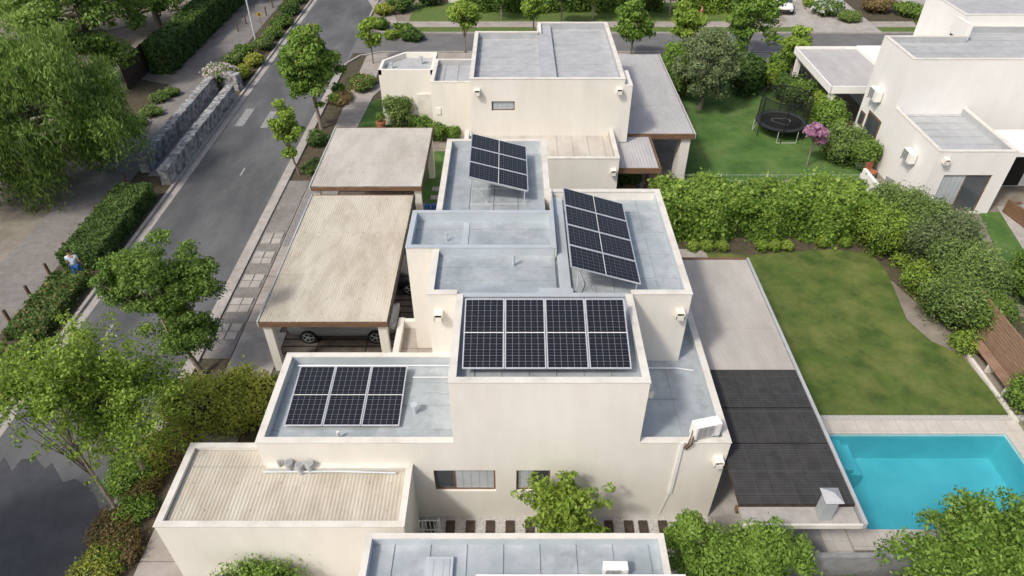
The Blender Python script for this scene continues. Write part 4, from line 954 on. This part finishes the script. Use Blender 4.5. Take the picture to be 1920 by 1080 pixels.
x,y = P(1312,205); tree('grey green olive tree beside the rear house canopy',x,y,(x,y,3.0,2.2,2.2,2.3),52,15000,.09,L_OLIVE,.62,name='olive_tree',trunk=.15,low=.5)
x,y = P(1392,178); bush('tall rounded dark shrub right of the olive tree',x,y,1.4,1.3,2.9,L_DARK,4500,.11,7)
x,y = P(1432,165); bush('lime green shrub behind the trampoline',x,y,1.1,1,1.9,L_LIME,1800,.11,5)
x,y = P(1268,180); bush('dark shrub against the rear house canopy edge',x,y,1.0,1.6,2.2,L_MID,2500,.11,6)
x,y = P(1262,140); bush('leafy shrub behind the rear house canopy roof',x,y,1.2,1.4,2.4,L_FRESH,2500,.11,6,rough=.08)
x,y = P(1350,135); bush('broad green shrub behind the olive tree',x,y,1.7,1.3,2.2,L_MID,3000,.11,7,rough=.08)
x,y = P(1465,140); bush('bright green shrub left of the right carport canopy',x,y,1.2,1.2,1.8,L_FRESH,2200,.11,6,rough=.08)
tr_ = [(1395,118,2.4,3.8,L_FRESH,'broad green street tree behind the rear garden'),(1182,112,1.5,2.7,L_FRESH,'round green tree just behind the rear house roof'),(1275,112,1.4,2.6,L_LIME,'slim pale street tree left of the broad one'),(1480,150,1.1,2.6,L_LIME,'slim pale tree beside the right carport canopy'),(872,100,1.1,3.0,L_LIME,'thin tree behind the left wing of the rear house'),(1000,72,.9,2.6,L_LIME,'tiny street tree left of centre across the far street'),(1738,95,1.6,2.4,L_MID,'green tree behind the right house roof'),(1800,75,1.9,2.6,L_MID,'green tree at the top right corner'),(1110,40,1.2,2.6,L_LIME,'small tree in front of the far hedge'),(1052,50,1.4,2.8,L_MID,'rounded tree in front of the far hedge, right of the tiny one'),(940,38,1.5,3.0,L_FRESH,'leafy tree in front of the far hedge, left of the tiny one'),(1190,38,1.5,3.0,L_MID,'green tree in front of the far hedge above the rear house corner'),(1255,30,1.3,2.8,L_FRESH,'fresh tree at the right end of the far hedge'),(1890,70,1.8,2.6,L_FRESH,'fresh green tree behind the right house at the picture edge')]
for (px,py,r,cz,mt,lb) in tr_:
    x,y = P(px,py); tree(lb,x,y,(x,y,cz,r*1.1,r*1.1,r*1.2),26+int(r*9),int(3200*r+1500),.11,mt,.34+.15*r,trunk=.07,shell=.35)
hedge('long hedge across the far street at the top edge', -4.5,13.5,63,65,2.0,L_MID,13000,.14,wob=.3)
hedge('second hedge behind the first at the top edge', 15,22.5,62.5,64,1.7,L_LIME,4500,.14,wob=.3)
for i,(px,py,r,h,mt,w_,ac) in enumerate(((1545,28,1.6,1.4,L_MID,'white flowering',L_WHITE),(1590,40,1.2,.9,L_SAGE,'grey green',None),(1640,22,1.5,1.2,L_RED,'rusty',None),(1700,30,1.4,1.2,L_MID,'green',None),(1525,12,1.2,1.2,L_LIME,'lime',None))):
    x,y = P(px,py); bush('%s shrub in the far garden at the top right'%w_,x,y,r,r,h,mt,1500,.13,5,group='shrubs in the far garden',accent=ac,an=250)
for i,(px,py,r,h,mt,w_) in enumerate(((712,55,1.0,1.0,L_MID,'green'),(735,72,.8,.7,L_LIME,'lime'),(760,62,.9,.8,L_MID,'rounded'),(775,75,1.0,.8,L_DARK,'dark'),(720,28,1.0,1.0,L_GOLD,'golden'),(755,20,1.4,1.8,L_MID,'tall'),(800,10,1.3,1.8,L_DARK,'tall dark'))):
    x,y = P(px,py); bush('%s shrub in the corner garden where the streets meet'%w_,x,y,r,r,h,mt,1100,.12,4,group='corner garden shrubs')
for i,(px,py,rx,ry,h,mt,w_) in enumerate(((1490,205,1.2,1.2,2.2,L_MID,'green shrub right behind the trampoline'),(1545,255,1.3,1.3,2.4,L_FRESH,'tall green shrub right of the pink tree'),(1572,300,1.4,1.3,2.3,L_SAGE,'sage green shrub near the right house carport'),(1610,315,1.1,1.1,2.0,L_MID,'rounded shrub at the corner of the right terrace'),(1530,225,1.0,1.1,1.9,L_LIME,'pale green shrub beyond the trampoline'),(1470,185,1.0,1.0,1.7,L_DARK,'dark shrub beyond the trampoline'))):
    x,y = P(px,py); bush(w_,x,y,rx,ry,h,mt,3600,.09,6,rough=.07)
x,y = P(1512,312); tree('small pink flowering tree on the rear lawn',x,y,(x,y+.1,2.0,.62,.62,.85),16,2200,.075,L_PINK,.33,name='flowering_tree',trunk=.05)
x,y = P(1180,350); bush('dark clipped shrub below the rear house front block',x,y,.8,.6,1.0,L_DARK,1300,.09)
hedge('long leafy hedge dividing the two back gardens', 7.2,17.4,27.6,29.9,2.3,L_FRESH,38000,.085,wob=.38,accent=L_LIME,an=6000)
for i,px in enumerate((1297,1323,1351,1425,1450,1473,1538,1582)):
    x,y = P(px,470 if px < 1500 else 463)
    bush('%s small round box ball from the left in front of the dividing hedge'%['first','second','third','fourth','fifth','sixth','seventh','eighth'][i],x,y,.36,.36,.6,L_LIME,650,.05,0,name='box_ball',group='box balls along the dividing hedge')
bl_ = [(1640,468,1.3,1.4,2.6,L_LIME,'lime green shrub at the right end of the dividing hedge'),(1700,470,1.5,1.5,3.0,L_SAGE,'tall sage shrub behind the right lawn border'),(1740,500,1.7,1.6,3.2,L_OLIVE,'big silvery olive shrub in the right lawn border'),(1790,560,1.7,1.6,3.0,L_SAGE,'broad sage shrub in front of the silvery one'),(1775,605,1.5,1.3,2.2,L_SAGE,'sage shrub above the lower border'),(1830,620,1.2,1.1,1.9,L_MID,'green shrub beside the brown fence'),(1720,545,1.0,1.0,1.5,L_LIME,'bright low shrub at the lawn edge'),(1690,500,.5,.5,.6,L_LIME,'small round ball at the lawn edge'),(1800,655,.6,.6,.7,L_LIME,'low pale clump at the foot of the border'),(1915,560,1.0,1.2,2.4,L_FRESH,'green shrub at the right picture edge above the fence'),(1925,770,.9,.9,1.5,L_FRESH,'green shrub at the right picture edge beside the pool'),(1665,420,1.3,1.3,2.2,L_SAGE,'grey green shrub in front of the right terrace wall')]
for (px,py,rx,ry,h,mt,lb) in bl_:
    x,y = P(px,py); bush(lb,x,y,rx,ry,h,mt,int(3800*rx*h/1.6),.07,11,rough=.11)
x,y = P(1760,440); bush('agapanthus bed with white flowers beside the right lawn',x+.6,y-.5,.9,1.4,.9,L_DARK,1500,.09,5,accent=L_WHITE,an=40)
tree('dense green tree at the bottom edge right of centre', 6.2,9.4,(6.4,9.4,2.3,1.9,1.0,1.75),76,32000,.05,L_FRESH,.42,trunk=.12,low=.5,shell=.2,name='garden_tree')
tree('smaller upright bush tree left of the dense one at the bottom', 4.9,10.2,(4.9,10.2,2.1,.85,.6,1.35),24,8500,.05,L_FRESH,.32,trunk=.07,name='garden_tree')
tree('glossy citrus like tree at the bottom right corner', 12.8,9.4,(12.9,9.6,2.9,2.9,1.3,1.9),120,42000,.06,L_FRESH,.46,trunk=.12,sprig=True,name='garden_tree')
bush('green ground shrub at the bottom edge below the block wall', 9.3,9.2,1.9,.7,1.3,L_FRESH,7000,.05,9,rough=.07)
bush('leafy shrub between the block wall and the corner tree', 11.2,9.2,1.3,.6,1.6,L_MID,5500,.05,8,rough=.07)
bush('grey green bush in the bottom right corner', 14.9,9.0,1.4,.9,1.8,L_SAGE,6000,.05,6,rough=.05)
bush('trailing climber at the bottom edge in front of the outbuilding', -7.0,9.75,1.5,.4,1.7,L_FRESH,2600,.06,6,name='climber',cat='plant',rough=.14)
tree('lemon tree with spreading leafy branches before the front windows', 1.2,11.5,(1.5,11.4,1.95,1.6,.85,1.45),44,5600,.075,L_LIME,.24,name='lemon_tree',trunk=.05,sprig=True)

# ---------------------------------------------------------------- light, sky, camera
sd = Vector((-.62,-.55,1.0)).normalized()
sun = bpy.data.lights.new('sun','SUN'); sun.energy = 2.35; sun.angle = math.radians(6); sun.color = (1,.955,.885)
so = bpy.data.objects.new('sun',sun); COL.objects.link(so); so.rotation_euler = sd.to_track_quat('Z','Y').to_euler(); so.location = sd*60
w = bpy.data.worlds.new('World'); SC.world = w; w.use_nodes = True; nt = w.node_tree
sky = nt.nodes.new('ShaderNodeTexSky'); sky.sky_type = 'NISHITA'; sky.sun_disc = False; sky.sun_elevation = math.asin(sd.z); sky.sun_rotation = math.atan2(sd.x,sd.y)
sky.air_density = 1.0; sky.dust_density = 5.0; sky.ozone_density = 1.0
nt.links.new(sky.outputs[0], nt.nodes['Background'].inputs[0]); nt.nodes['Background'].inputs[1].default_value = .14
cam = bpy.data.cameras.new('camera'); co = bpy.data.objects.new('camera',cam); COL.objects.link(co)
co.location = (0,0,H); co.rotation_euler = (math.pi/2-PITCH,0,0); cam.sensor_width = 36; cam.lens = 36*F/1920; cam.clip_end = 1000
SC.camera = co
SC.view_settings.view_transform = 'Standard'; SC.view_settings.look = 'None'; SC.view_settings.exposure = 0
